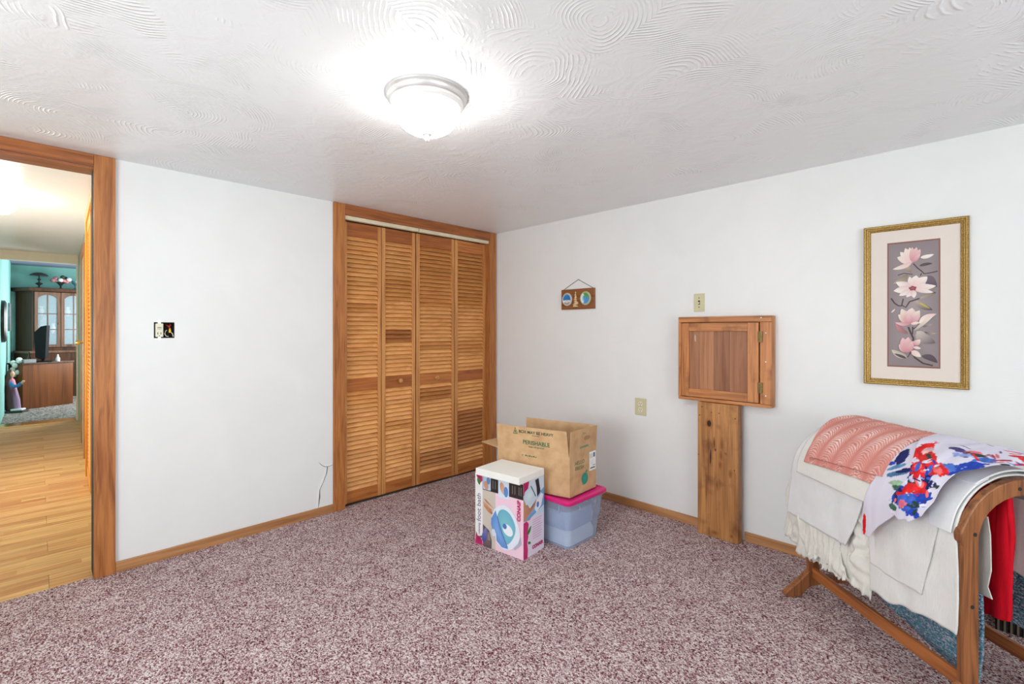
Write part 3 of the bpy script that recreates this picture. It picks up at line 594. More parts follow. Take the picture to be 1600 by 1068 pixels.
# ------------------------------------------------------------------ right wall: shell plaque
X = XB
pq = thing('shell_plaque', 'small brown wooden plaque with shells and coral hanging by a cord', 'wall plaque', (X, 2.327, 1.466))
M_plq = wood('plaque_wood', lin(150, 92, 48), lin(104, 58, 28), 1, 1.2, .4)
MB().box(-.016, 0, -.165, .167, 0, .165).build('board', M_plq, pq, .003)
MB().tube([(-.008, .150, .163), (-.004, 0, .241), (-.008, -.150, .163)], .0018, 6).build('cord', M_dark, pq)
def shell(cy, cz, r, n, cols, name, tk):
    mb = MB(); k = 48
    def ringp(rr, x, sc):
        return [(x, cy + rr * (1 + sc * (math.cos(n * 2 * PI * i / k))) * math.cos(2 * PI * i / k), cz + rr * (1 + sc * math.cos(n * 2 * PI * i / k)) * math.sin(2 * PI * i / k) * 1.05) for i in range(k)]
    ls = [ringp(r, -.016, .03), ringp(r, -.022, .06), ringp(r * .86, -.028, .04), ringp(r * .7, -.024, 0), ringp(r * .35, -.021, 0), ringp(r * .02, -.020, 0)]
    mb.loops(ls)
    for i, v in enumerate(mb.v):
        d = math.hypot(v[1] - cy, v[2] - cz) / r
        mb.c[i] = cols(d, -(v[1] - cy) / r, (v[2] - cz) / r)
    mb.build(name, M_print, pq, smooth=True, colattr=True)
shell(.103, .083, .050, 18, lambda d, a, b_: lin(200, 205, 205) if d > .8 else (lin(40, 120, 185) if b_ > -.1 else (lin(232, 228, 220) if b_ > -.45 else lin(150, 124, 100))), 'mirror_shell', 0)
shell(-.082, .085, .052, 22, lambda d, a, b_: lin(190, 190, 150) if d > .8 else (lin(225, 235, 235) if a < -.35 else (lin(90, 160, 90) if b_ > .15 else lin(84, 150, 205))), 'scallop_shell', 0)
mb = MB(); zz = .02
for k in range(7):
    r = .022 * (1 - k / 8); mb.lathe([(r, 0), (r * .9, .006), (r * .35, .016)], (-.022, .014 + .002 * (k % 2), zz), 9); zz += .018
mb.ball((-.022, .0, .05), .012); mb.ball((-.022, .026, .03), .012)
mb.build('coral_spire', plain('cream_coral', lin(226, 196, 150), .7, var=.2, scale=90), pq)

# outlet and switch plates on the right wall
t = thing('wall_outlet', 'ivory duplex outlet plate low on the right-hand wall', 'outlet', (X, 1.767, .743))
MB().box(-.006, 0, -.046, .046, -.062, .062).build('cover_plate', M_ivory, t, .003)
for s in (-1, 1):
    MB().lathe([(.017, 0), (.017, .003), (.001, .003)], (-.006, 0, s * .021), 20, Matrix.Rotation(R(-90), 3, 'Y')).build('receptacle', M_ivory2, t)
    MB().box(-.0098, -.0088, -.008, -.005, s * .021 - .002, s * .021 + .008).box(-.0098, -.0088, .005, .008, s * .021 - .002, s * .021 + .008).box(-.0098, -.0088, -.0025, .0025, s * .021 - .012, s * .021 - .007).build('slots', M_dark, t)
MB().ball((-.006, 0, 0), .0035).build('screw', M_screw, t)
t = thing('light_switch', 'ivory toggle switch plate above the small wooden cupboard', 'light switch', (X, 1.337, 1.480))
MB().box(-.006, 0, -.036, .036, -.060, .060).build('cover_plate', M_ivory, t, .003)
MB().box(-.0066, -.005, -.006, .006, -.014, .014).build('toggle_slot', M_dark, t)
MB().box(-.018, -.004, -.0035, .0035, -.004, .006, Matrix.Rotation(R(-20), 4, 'Y')).build('toggle', M_ivory2, t, .001)
for s in (-1, 1): MB().ball((-.006, 0, s * .030), .0035).build('screw', M_dark, t)

# ------------------------------------------------------------------ small wooden wall cupboard
M_pine = wood('orange_pine', lin(206, 136, 78), lin(146, 80, 38), 2, 1.3, .42, knots=True)
M_pineh = wood('orange_pine_across', lin(206, 138, 80), lin(152, 88, 44), 1, 1.0, .42, knots=True)
FX = -.078       # front face, relative to the wall
cu = thing('wall_cupboard', 'small square rustic wooden cupboard with a hinged plank door on right wall', 'cupboard', (X, 1.163, .842))
W2 = .283; HH = .542
c = MB().box(FX + .02, -.001, -W2, W2, 0, .014).box(FX + .02, -.001, -W2, W2, HH - .014, HH).box(FX + .02, -.001, W2 - .014, W2, .014, HH - .014).box(FX + .02, -.001, -W2, -W2 + .014, .014, HH - .014).box(-.008, -.001, -W2 + .014, W2 - .014, .014, HH - .014)
c.build('case', M_pine, cu, .002)
MB().box(FX, FX + .02, -W2, W2, HH - .036, HH).build('top_board', M_pineh, cu, .003)
MB().box(FX, FX + .02, -W2, W2 - .0, 0, .020).build('bottom_board', M_pineh, cu, .003)
MB().box(FX, FX + .02, -W2, -W2 + .062, .0205, HH - .0365).build('hinge_board', M_pine, cu, .003)
MB().box(FX, FX + .02, W2 - .020, W2, .0205, HH - .0365).build('side_board', M_pine, cu, .002)
dr = thing('t', None, None); bpy.data.objects.remove(dr)
y0, y1, z0, z1 = -W2 + .068, W2 - .022, .024, HH - .040
dr = MB().box(FX + .0135, FX + .017, y0 + .003, y1 - .003, z0 + .003, z1 - .003).build('door', M_pine, cu)
MB().box(FX - .004, FX + .013, y1 - .052, y1, z0, z1).build('door_stile', M_pine, dr, .003)
MB().box(FX - .004, FX + .013, y0, y0 + .062, z0, z1).build('door_stile', M_pine, dr, .003)
MB().box(FX - .004, FX + .014, y0 + .062, y1 - .052, z1 - .052, z1).build('door_rail', M_pineh, dr, .002)
MB().box(FX - .004, FX + .014, y0 + .062, y1 - .052, z0, z0 + .052).build('door_rail', M_pineh, dr, .002)
cols = [(150, 96, 62), (164, 108, 70), (140, 88, 58), (146, 92, 58)]
ys = [y1 - .052, y1 - .118, y1 - .212, y1 - .305, y0 + .062]
M_bd = [wood('panel_board_wood_%d' % k, lin(*[min(255, v + 18) for v in cols[k]]), lin(*[v - 14 for v in cols[k]]), 2, .9, .5) for k in range(4)]
for k in range(4):
    MB().box(FX + .006, FX + .013, ys[k + 1] + .001, ys[k], z0 + .052, z1 - .052).build('panel_board', M_bd[k], dr, .001)
p = Print((FX + .0059, ys[0], z0), (0, -1, 0), (0, 0, 1), .3, .4)
p.ell(.13, .95, .016, .06, lin(196, 180, 160), rot=.05)
p.build('paint_scuff', M_print, dr)
for zc in (HH - .125, .115):
    MB().box(FX - .006, FX + .001, -W2 + .045, -W2 + .064, zc - .032, zc + .032).lathe([(.005, -.033), (.005, .033)], (FX - .006, -W2 + .066, zc), 10).build('hinge', M_oldbrass, cu, .001)
for yy, zz in ((-W2 + .03, .44), (-W2 + .03, .27), (-W2 + .03, .07), (-W2 + .055, HH - .012)): MB().ball((FX, yy, zz), .0045, 8, 6, (.5, 1, 1)).build('screw', M_metal, cu)

# ------------------------------------------------------------------ plank under the cupboard
pl = thing('wall_board', 'thick knotty old plank standing upright beneath the wooden cupboard', 'plank', (2.99, 1.182, 0))
M_old = wood('knotty_plank', lin(196, 138, 80), lin(140, 86, 42), 2, .9, .5, knots=True)
MB().box(0, .072, -.124, .124, .0, .840).build('plank', M_old, pl, .004)
p = Print((-.0006, .124, 0), (0, -1, 0), (0, 0, 1), .248, .84)
dk = lin(74, 42, 24); wd3 = lin(176, 118, 68); md = lin(128, 78, 42)
p.ell(.30, .845, .11, .045, wd3, md, n=22); p.ell(.30, .845, .055, .024, dk, lin(36, 20, 12), n=18)
p.ell(.43, .70, .035, .055, wd3, dk); p.ell(.46, .655, .014, .010, dk, lin(40, 22, 14)); p.leaf(.33, .54, .345, .66, .10, dk, dk)
for a, b_ in ((.36, .93), (.06, .90), (.94, .905), (.92, .53), (.03, .6), (.55, .93), (.12, .965)): p.ell(a, b_, .014, .005, dk, n=10)
for a, b_, rx_, rz_ in ((.62, .70, .05, .07), (.60, .62, .05, .05), (.72, .64, .05, .012), (.58, .55, .05, .04), (.83, .50, .05, .035), (.5, .40, .05, .05), (.45, .04, .12, .02), (.86, .05, .05, .02)): p.ell(a, b_, rx_, rz_, wd3, md)
p.build('knot', M_print, pl)

# ------------------------------------------------------------------ framed magnolia print
py0, py1, pz0, pz1 = .052, .454, 1.018, 1.835
pf = thing('framed_picture', 'gold framed print of pink magnolia blossoms with cream mat', 'picture', (X, (py0 + py1) / 2, (pz0 + pz1) / 2))
hw_, hh_ = (py1 - py0) / 2, (pz1 - pz0) / 2
def fr_loop(d, x): return [(x, hw_ - d, -hh_ + d), (x, -hw_ + d, -hh_ + d), (x, -hw_ + d, hh_ - d), (x, hw_ - d, hh_ - d)]
m, nt, b = newmat('gold_leaf'); M_gold = m
tc = N(nt, 'ShaderNodeTexCoord'); no = N(nt, 'ShaderNodeTexNoise'); no.inputs['Scale'].default_value = 220; no.inputs['Detail'].default_value = 3; nt.links.new(tc.outputs['Object'], no.inputs['Vector'])
r_ = ramp(nt, [(.3, lin(124, 94, 44)), (.5, lin(158, 124, 62)), (.75, lin(206, 176, 108))], no.outputs[0]); nt.links.new(r_.outputs[0], b.inputs['Base Color'])
b.inputs['Metallic'].default_value = .55; b.inputs['Roughness'].default_value = .38; bump(nt, b, no.outputs[0], .4, .002)
MB().loops([fr_loop(.002, -.001), fr_loop(0, -.012), fr_loop(.002, -.022), fr_loop(.006, -.027), fr_loop(.012, -.027), fr_loop(.015, -.021), fr_loop(.019, -.021), fr_loop(.023, -.018), fr_loop(.028, -.016), fr_loop(.031, -.011), fr_loop(.031, -.001)]).build('frame', M_gold, pf)
MB().box(-.009, -.004, -hw_ + .03, hw_ - .03, -hh_ + .03, hh_ - .03).build('mat_board', plain('cream_mat', lin(228, 216, 206), .7, var=.01), pf)
b0, b1, c0, c1 = -.094, .097, -.307, .309     # print area (y, z)
p = Print((-.0092, b1, c0), (0, -1, 0), (0, 0, 1), b1 - b0, c1 - c0, .00008)
p.rect(-.03, 1.03, -.012, 1.012, lin(140, 96, 84)); p.rect(0, 1, 0, 1, lin(140, 128, 130), lin(166, 152, 154))
def q(x, y): return ((x - 45) / 395, 1 - (y - 22) / 978)
def lf(x0, y0, x1, y1, wd, ca, cb, bend=0): a = q(x0, y0); c_ = q(x1, y1); p.leaf(a[0], a[1], c_[0], c_[1], wd, ca, cb, bend)
cream = lin(238, 226, 212); wht = lin(242, 234, 226); pink = lin(206, 138, 146); pal = lin(232, 196, 194); grey = lin(98, 86, 92); oliv = lin(140, 124, 96); dkg = lin(84, 70, 78); br_ = lin(84, 66, 66); lg = lin(188, 172, 158)
for pts, wd in (([(245, 190), (275, 225), (310, 255), (330, 275), (375, 272), (432, 262)], .005), ([(310, 270), (300, 290)], .004), ([(65, 458), (95, 500), (125, 520), (150, 522)], .006), ([(150, 522), (165, 465)], .005), ([(150, 515), (185, 535), (215, 490), (300, 465), (415, 425)], .006), ([(205, 690), (225, 740), (245, 780), (240, 830), (225, 890), (260, 935), (320, 975), (395, 990)], .0075), ([(240, 690), (238, 750)], .005), ([(225, 890), (200, 930), (150, 925), (90, 890)], .004), ([(240, 710), (300, 670), (360, 640)], .004), ([(120, 275), (170, 262), (240, 275)], .004)):
    p.line([q(*a) for a in pts], wd, br_)
lf(290, 212, 395, 200, .28, grey, dkg, .05); lf(200, 275, 85, 340, .4, oliv, lg, .1); lf(180, 200, 230, 260, .5, lg, oliv); lf(355, 290, 425, 385, .6, lin(120, 104, 116), grey, -.1)
lf(260, 485, 395, 560, .36, lg, dkg, -.08); lf(290, 500, 375, 550, .2, lin(196, 180, 100), lin(170, 160, 90)); lf(270, 725, 415, 815, .55, lin(206, 194, 184), grey, -.12); lf(330, 730, 420, 740, .3, grey, lg, -.1)
lf(195, 935, 68, 875, .42, lg, lin(206, 200, 180), .06); lf(190, 940, 90, 905, .25, dkg, grey); lf(310, 915, 432, 968, .42, grey, dkg, .12); lf(205, 745, 100, 660, .3, lin(150, 110, 104), pink, .1); lf(290, 470, 415, 430, .22, lg, oliv); lf(320, 690, 390, 672, .2, grey, lg)
# blossom 1
for a in ((240, 175, 115, 130, .6), (235, 175, 140, 90, .5), (235, 180, 180, 62, .42), (240, 180, 215, 60, .4)): lf(*a, pal, cream)
for a in ((245, 182, 235, 60, .35), (245, 182, 270, 62, .38), (243, 182, 300, 80, .4), (240, 180, 300, 120, .35)): lf(*a, pink, pal)
lf(235, 180, 78, 225, .28, pal, cream, .06); lf(300, 148, 405, 130, .36, cream, wht, -.05)
# blossom 2
for a in ((235, 385, 215, 290, .4), (240, 385, 105, 330, .5), (240, 385, 85, 400, .5), (235, 395, 130, 440, .45)): lf(*a, pal, wht)
for a in ((245, 375, 270, 285, .7), (245, 375, 355, 300, .6), (255, 385, 365, 360, .4), (250, 390, 420, 375, .38), (255, 395, 400, 425, .3), (245, 400, 190, 455, .5), (245, 400, 250, 462, .6)): lf(*a, pal, wht)
a = q(240, 385); p.ell(a[0], a[1], .075, .018, lin(130, 60, 70), lin(176, 96, 104), n=14, wob=.2)
# blossom 3
for a in ((215, 660, 125, 590, .55), (215, 660, 150, 545, .5), (218, 660, 235, 540, .7), (220, 660, 295, 560, .5)): lf(*a, pink, cream)
for a in ((220, 665, 300, 600, .5), (215, 665, 215, 590, .6)): lf(*a, pink, pal)
lf(225, 665, 98, 655, .3, pink, pal, .08); lf(225, 668, 300, 655, .4, pal, cream); lf(290, 665, 425, 590, .34, cream, pal, .1); lf(250, 720, 400, 605, .14, lg, cream)
# blossom 4
for a in ((195, 890, 130, 830, .6), (195, 895, 160, 775, .5), (200, 895, 205, 770, .5), (205, 893, 245, 800, .4)): lf(*a, pink, pal)
lf(250, 835, 300, 790, .7, pink, cream); lf(245, 850, 305, 860, .5, pal, cream); lf(230, 880, 305, 925, .6, pal, cream); lf(68, 575, 100, 545, .3, pal, cream)
p.build('magnolia_print', M_print, pf)

# ------------------------------------------------------------------ boxes on the carpet
# foot bath box
fb = thing('foot_bath_box', 'tall printed foot bath carton with pink and blue artwork and magenta lettering', 'box', (1.933, 1.842, 0), R(7))
BW, BD, BH = .205, .366, .433
MB().box(0, BW, 0, BD, 0.001, BH).build('carton', M_white, fb, .0015)
rose = lin(200, 40, 110); rosed = lin(160, 26, 84); pinkb = lin(242, 205, 220); beige = lin(206, 194, 182); blue = lin(96, 142, 205); aqua = lin(110, 178, 200); blk = lin(52, 44, 44); skin = lin(206, 150, 120); gr = lin(60, 130, 60)
p = Print((0, BD, 0), (0, -1, 0), (0, 0, 1), BD, BH)
p.rect(0, .165, 0, 1, lin(236, 234, 232)); p.rect(.165, .44, 0, .8, beige); p.rect(.44, 1, 0, .8, pinkb); p.rect(.165, 1, .78, .985, blk)
p.poly([(.0, 1), (.15, 1), (.16, .9), (.10, .85), (.05, .92)], rose, rosed); p.leaf(.06, .93, .10, .83, .5, gr, gr)
p.poly([(.0, 0), (.165, 0), (.155, .07), (.10, .12), (.05, .11), (.02, .17)], rose, rosed); p.leaf(.10, .10, .17, .13, .5, gr, gr)
p.rect(.175, .34, .79, .975, lin(190, 210, 232)); p.ell(.24, .85, .05, .06, skin, rot=.4); p.ell(.29, .92, .04, .05, lin(110, 140, 190))
p.rect(.50, .72, .74, .97, lin(214, 226, 240)); p.leaf(.56, .95, .62, .78, .45, skin, lin(228, 186, 160)); p.ell(.66, .83, .045, .07, blue)
for a in (.39, .44, .79, .84, .92, .96): p.line([(a, .83), (a, .94)], .006, lin(120, 112, 108))
p.leaf(.18, .62, .42, .47, .22, lin(222, 160, 118), lin(176, 104, 66), -.08); p.leaf(.19, .56, .38, .53, .16, lin(196, 124, 84), lin(206, 140, 100)); p.leaf(.20, .66, .40, .56, .12, lin(186, 112, 74), lin(216, 156, 120))
p.poly([(.175, 0), (.36, 0), (.36, .12), (.31, .24), (.22, .28), (.175, .30)], lin(96, 76, 84), lin(130, 112, 110)); p.leaf(.18, .05, .25, .27, .4, lin(60, 66, 150), lin(130, 130, 190))
for k in range(5): p.line([(.28, .12 + .022 * k), (.34, .11 + .022 * k)], .003, lin(190, 170, 160))
# tub
def ch(pts, k_=2):
    for _ in range(k_):
        pts = [q_ for i in range(len(pts)) for q_ in ((pts[i][0] * .75 + pts[(i + 1) % len(pts)][0] * .25, pts[i][1] * .75 + pts[(i + 1) % len(pts)][1] * .25), (pts[i][0] * .25 + pts[(i + 1) % len(pts)][0] * .75, pts[i][1] * .25 + pts[(i + 1) % len(pts)][1] * .75))]
    return pts
tub = [(.36, .44), (.42, .56), (.52, .63), (.64, .66), (.76, .62), (.86, .52), (.93, .40), (.95, .30), (.90, .18), (.80, .10), (.68, .05), (.56, .06), (.46, .12), (.44, .22), (.40, .24), (.36, .32)]
p.poly(ch(tub), lin(226, 230, 240), lin(236, 240, 246), (.65, .35)); p.poly([(.95, .30), (.93, .22), (.82, .12), (.84, .10), (.97, .20)], lin(176, 176, 196))
p.poly(ch([(.50, .54), (.60, .60), (.74, .57), (.85, .44), (.86, .33), (.78, .20), (.68, .12), (.56, .14), (.50, .26), (.47, .40)]), aqua, lin(130, 196, 206))
p.poly([(.36, .42), (.45, .55), (.49, .46), (.56, .30), (.68, .12), (.71, .08), (.58, .075), (.47, .14), (.46, .24), (.39, .26), (.355, .34)], blue, lin(130, 170, 222))
p.ell(.405, .235, .045, .05, lin(216, 224, 240)); p.ell(.70, .33, .11, .07, lin(236, 240, 246), rot=-.5); p.ell(.64, .37, .042, .036, lin(84, 120, 190)); p.line([(.49, .47), (.58, .28), (.70, .10)], .004, lin(70, 100, 170))
p.build('front_artwork', M_print, fb)
M_mag = plain('magenta_ink', lin(190, 24, 96), .5, var=.02); M_gry = plain('grey_violet_ink', lin(120, 100, 130), .6, var=.02)
text('CONAIR', .032, basis((-.0062, BD * (1 - .925), BH * .635), (0, 0, 1), (0, 1, 0)), M_mag, fb, bold=.0012)
text('foot bath', .046, basis((-.0022, BD * (1 - .085), BH * .52), (0, 0, 1), (0, 1, 0)), M_gry, fb)
text('relaxing', .022, basis((-.0022, BD * (1 - .09), BH * .22), (0, 0, 1), (0, 1, 0)), M_gry, fb)
p = Print((0, 0, 0), (1, 0, 0), (0, 0, 1), BW, BH)
p.rect(0, 1, 0, 1, lin(232, 220, 236)); p.rect(0, 1, .50, 1, lin(206, 222, 236))
p.poly([(0, 1), (.27, 1), (.22, .92), (.26, .86), (.12, .80), (0, .84)], rose, rosed); p.leaf(.18, .86, .30, .80, .6, gr, gr)
p.poly([(0, .82), (.20, .66), (.42, .62), (.62, .72), (.55, .60), (.30, .48), (.0, .50)], skin, lin(190, 130, 100)); p.poly([(0, .80), (.06, .88), (.30, .93), (.50, .88), (.55, .78), (.38, .70), (.12, .70)], lin(196, 220, 232), lin(226, 238, 244))
p.poly([(.55, .98), (.72, .99), (.82, .80), (.66, .74), (.62, .88)], lin(36, 40, 52)); p.line([(.34, .93), (.50, .82), (.58, .76)], .006, lin(30, 34, 44)); p.poly([(.05, .50), (.5, .62), (.8, .80), (1, .84), (1, .60), (.3, .50)], lin(110, 156, 208), lin(150, 190, 226))
p.poly([(.52, .60), (.62, .54), (.84, .60), (.96, .74), (.84, .78), (.62, .70)], lin(226, 236, 246), wht); p.ell(.68, .64, .06, .04, lin(84, 120, 196))
p.poly([(0, 0), (.18, 0), (.20, .10), (.16, .18), (.22, .28), (.18, .36), (.24, .44), (.14, .49), (0, .48)], rose, lin(214, 60, 130)); p.leaf(.18, .30, .36, .40, .4, gr, gr); p.leaf(.20, .20, .34, .17, .5, gr, gr)
for k in range(9): p.line([(.42, .46 - .031 * k), (.42 + .46 * (1 - .06 * (k % 3)), .46 - .031 * k)], .0024, lin(206, 120, 170))
p.build('side_artwork', M_print, fb)
text('CONAIR', .028, basis((BW * .66, -.0042, BH * .10), (1, 0, 0), (0, 0, 1)), M_mag, fb, bold=.0012)
MB().box(.12, BW - .004, .02, BD - .02, BH, BH + .0015).build('top_print', plain('lilac_pink_card', lin(216, 180, 204), .6), fb)
# white lid lying on it
lid = MB().box(-.124, .124, -.164, .164, 0, .040).build('foam_lid', plain('white_foam', lin(240, 238, 232), .75, var=.01), bevel=.003)
lid.location = (1.992, 2.010, BH + .0018); lid.rotation_euler = (0, 0, R(7)); tag(lid, 'flat white slab box lying on top of the foot bath carton', 'box')
# plastic storage bin
m, nt, b = newmat('frosted_clear_plastic'); M_bin = m; L = nt.links
tb = N(nt, 'ShaderNodeBsdfTransparent'); tb.inputs[0].default_value = (.90, .94, 1, 1); mxs = N(nt, 'ShaderNodeMixShader'); mxs.inputs[0].default_value = .27
b.inputs['Base Color'].default_value = (*lin(206, 214, 232), 1); b.inputs['Roughness'].default_value = .28
L.new(tb.outputs[0], mxs.inputs[1]); L.new(b.outputs[0], mxs.inputs[2]); L.new(mxs.outputs[0], nt.nodes['Material Output'].inputs[0])
bn = thing('storage_bin', 'clear plastic storage bin with magenta lid under the brown carton', 'storage bin', (2.205, 1.735, 0))
def rr(x0, x1, y0, y1, z, r=.03, k=5):
    pts = []
    for cx_, cy_, a0 in ((x1 - r, y0 + r, -90), (x1 - r, y1 - r, 0), (x0 + r, y1 - r, 90), (x0 + r, y0 + r, 180)):
        for i in range(k): a = R(a0 + 90 * i / (k - 1)); pts.append((cx_ + r * math.cos(a), cy_ + r * math.sin(a), z))
    return pts
def taper(z, e=0): t_ = z / .28; return (-.002 - .014 * t_ - e, .300 + .040 * t_ + e, 0 - .012 * t_ - e, .405 + .04 * t_ + e)
mb = MB()
ls = [rr(*taper(z, e), z) for z, e in ((.002, 0), (.13, 0), (.135, .006), (.262, .006), (.262, .016), (.278, .016), (.278, .010), (.258, .002), (.14, .002), (.128, -.004), (.006, -.004))]
mb.loops(ls); k = len(ls[0]); mb.f.append(tuple(range(k))[::-1]); mb.f.append(tuple(len(mb.v) - k + i for i in range(k)))
mb.build('tub', M_bin, bn, smooth=True)
for (x, y, sx, sy) in ((-.024, .05, .004, .004), (-.024, .20, .004, .004), (.08, -.020, .004, .004), (.24, -.020, .004, .004)):
    MB().box(x - sx, x + sx, y - sy, y + sy, .218, .262).build('rib', M_bin, bn)
M_lid = plain('magenta_plastic', lin(214, 32, 120), .35, var=.02)
mb = MB(); ls = [rr(*taper(.28, e), z) for z, e in ((.272, .020), (.280, .023), (.292, .022), (.297, .016), (.297, .006), (.291, .0))]
mb.loops(ls); mb.f.append(tuple(len(mb.v) - k + i for i in range(k))); mb.f.append(tuple(range(k))[::-1])
mb.build('lid', M_lid, bn, smooth=True)
# contents
c1 = MB(); c1.loops([rr(.012, .285, .012, .39, .010, .03), rr(.008, .29, .008, .395, .05, .04), rr(.02, .28, .02, .385, .095, .05)]); c1.f.append(tuple(len(c1.v) - k + i for i in range(k)))
o = c1.build('folded_cloth', plain('white_cotton', (.82, .82, .82), .9, bmp=.3), smooth=True); o.location = (2.205, 1.735, 0); tag(o, 'white folded cloth in the bottom of the plastic bin', 'cloth')
c1 = MB(); c1.loops([rr(.02, .285, .02, .39, .098, .03), rr(.012, .293, .012, .398, .15, .04), rr(.02, .285, .02, .39, .205, .05)]); c1.f.append(tuple(len(c1.v) - k + i for i in range(k))); c1.f.append(tuple(range(k))[::-1])
o = c1.build('folded_cloth', plain('blue_grey_cotton', lin(186, 200, 224), .9, bmp=.3, var=.15, scale=12), smooth=True); o.location = (2.205, 1.735, 0); tag(o, 'blue grey folded cloth in the upper half of the plastic bin', 'cloth')
# open cardboard carton
CZ = .299
m, nt, b = newmat('corrugated_cardboard'); M_card = m
tc = N(nt, 'ShaderNodeTexCoord'); no = N(nt, 'ShaderNodeTexNoise'); no.inputs['Scale'].default_value = 14; no.inputs['Detail'].default_value = 5
nt.links.new(tc.outputs['Object'], no.inputs['Vector']); r_ = ramp(nt, [(.3, lin(190, 148, 106)), (.7, lin(212, 174, 130))], no.outputs[0]); nt.links.new(r_.outputs[0], b.inputs['Base Color']); b.inputs['Roughness'].default_value = .8
wv = N(nt, 'ShaderNodeTexWave'); wv.bands_direction = 'Z'; wv.inputs['Scale'].default_value = 70; nt.links.new(tc.outputs['Object'], wv.inputs['Vector']); bump(nt, b, wv.outputs[0], .08, .001)
ct = thing('cardboard_carton', 'open brown cardboard produce carton with green print on the bin', 'cardboard box', (2.230, 1.745, CZ))
A = Vector((0, 0, 0)); B = Vector((-.12, .495, 0)); C = Vector((.284, .012, 0)); D = B + C
HB, HF, TK = .240, .155, .004
zv = Vector((0, 0, 1))
def wallq(P, Q, z0, z1, inward, tk=TK, lean=0, outdir=None):
    o_ = (outdir or Vector()) * lean
    a, b_, c_, d = P + zv * z0, Q + zv * z0, Q + zv * z1 + o_, P + zv * z1 + o_
    i_ = inward.normalized() * tk
    return [a, b_, c_, d, a + i_, b_ + i_, c_ + i_, d + i_]
BF = [(0, 1, 2, 3), (7, 6, 5, 4), (0, 4, 5, 1), (1, 5, 6, 2), (2, 6, 7, 3), (3, 7, 4, 0)]
nAB = Vector((-.495, -.12, 0)).normalized(); nAC = Vector((.012, -.284, 0)).normalized()
mb = MB()
mb.add(wallq(A, B, 0, HB, -nAB), BF).add(wallq(A, C, 0, HB, -nAC), BF).add(wallq(C, D, 0, HB, nAB), BF).add(wallq(B, D, 0, HB, nAC), BF)
mb.add([A, C, D, B, A + zv * TK, C + zv * TK, D + zv * TK, B + zv * TK], [(3, 2, 1, 0), (4, 5, 6, 7), (0, 1, 5, 4), (1, 2, 6, 5), (2, 3, 7, 6), (3, 0, 4, 7)])
mb.build('body', M_card, ct)
e1 = (B - A).normalized(); e2 = (C - A).normalized()
fl = MB().add(wallq(A + e1 * .006, B - e1 * .0, HB, HB + HF, -nAB, lean=.014, outdir=nAB), BF)
# front flap narrows toward the top at its right end
for i in (3, 7): fl.v[i] = tuple(Vector(fl.v[i]) + e1 * .010)
fl.build('flap', M_card, ct)
MB().add(wallq(C, D, HB, HB + HF, nAB, lean=.0, outdir=-nAB), BF).build('flap', M_card, ct)
# left flap folded out, slightly drooping
f0 = B + zv * HB; f1 = D + zv * HB; od = (-nAC * HF) * .98 + zv * .012
MB().add([f0, f1, f1 + od, f0 + od, f0 - zv * TK, f1 - zv * TK, f1 + od - zv * TK, f0 + od - zv * TK], BF).build('flap', M_card, ct)
# right flap with an oval hand hole
LAC = (C - A).length
def rect_hole(L_, H_, cx_, cz_, rx, rz, n_=32):
    outp = []; inn = []
    for k_ in range(n_):
        t_ = 2 * PI * (k_ + .5) / n_; dx, dz = math.cos(t_), math.sin(t_)
        sx = (L_ - cx_) / dx if dx > 0 else -cx_ / dx; sz = (H_ - cz_) / dz if dz > 0 else -cz_ / dz
        s_ = min(sx, sz); outp.append((cx_ + dx * s_, cz_ + dz * s_))
        ex = 2.6; q_ = (abs(dx / rx) ** ex + abs(dz / rz) ** ex) ** (-1 / ex); inn.append((cx_ + dx * q_, cz_ + dz * q_))
    # snap nearest to corners
    for cxx, czz in ((0, 0), (L_, 0), (L_, H_), (0, H_)):
        j = min(range(n_), key=lambda i: (outp[i][0] - cxx) ** 2 + (outp[i][1] - czz) ** 2); outp[j] = (cxx, czz)
    return outp, inn
op, ip = rect_hole(LAC, HF, LAC * .62, HF * .60, .034, .014)
def m3(a, z, off): return A + e2 * a + zv * (HB + z) - nAC * off + nAC * (.01 * z / HF)
mb = MB(); mb.loops([[m3(a, z, 0) for a, z in op], [m3(a, z, 0) for a, z in ip], [m3(a, z, TK) for a, z in ip], [m3(a, z, TK) for a, z in op], [m3(a, z, 0) for a, z in op]])
mb.build('flap', M_card, ct)
# printing on the carton
cN = lambda P, x, y: basis(P, x, y)
upn = (zv * HF + nAB * .014).normalized()
def onfront(s, z, off=.0012): return A + (B - A) * s + zv * z + nAB * (.014 * max(0, z - HB) / HF + off)
text('BOX MAY BE HEAVY', .0265, cN(onfront(.44, HB + .123), -e1, upn), M_inkd, ct, bold=.0005)
text('lift with care', .010, cN(onfront(.44, HB + .106), -e1, upn), M_ink, ct)
text('PERISHABLE', .036, cN(onfront(.44, HB + .058), -e1, upn), M_ink, ct, bold=.0006)
text('keep refrigerated', .0155, cN(onfront(.44, HB + .034), -e1, upn), M_ink, ct)
p = Print(onfront(.76, HB + .105), -e1, upn, .035, .045); gi = lin(70, 110, 74); ci = lin(190, 150, 110)
p.poly([(0, 0), (1, 0), (.5, 1)], gi); p.poly([(.16, .1), (.84, .1), (.5, .8)], ci); p.ell(.5, .35, .12, .2, gi); p.build('warning_symbol', M_print, ct)
p = Print(onfront(.64, HB - .034), -e1, zv, .11, .018); p.ell(.03, .5, .03, .25, gi, n=10)
for k_ in range(6): p.rect(.2 + .13 * k_, .29 + .13 * k_, .25, .75 - .2 * (k_ % 2), gi)
p.build('small_print', M_print, ct)
p = Print(onfront(.08, HB - .10) + nAB * .0, -e1, zv, .02, .06)
def onside(s, z, off=.0012): return A + (C - A) * s + zv * z + nAC * (off + .01 * max(0, z - HB) / HF)
M_tealink = plain('teal_ink', lin(70, 150, 130), .7)
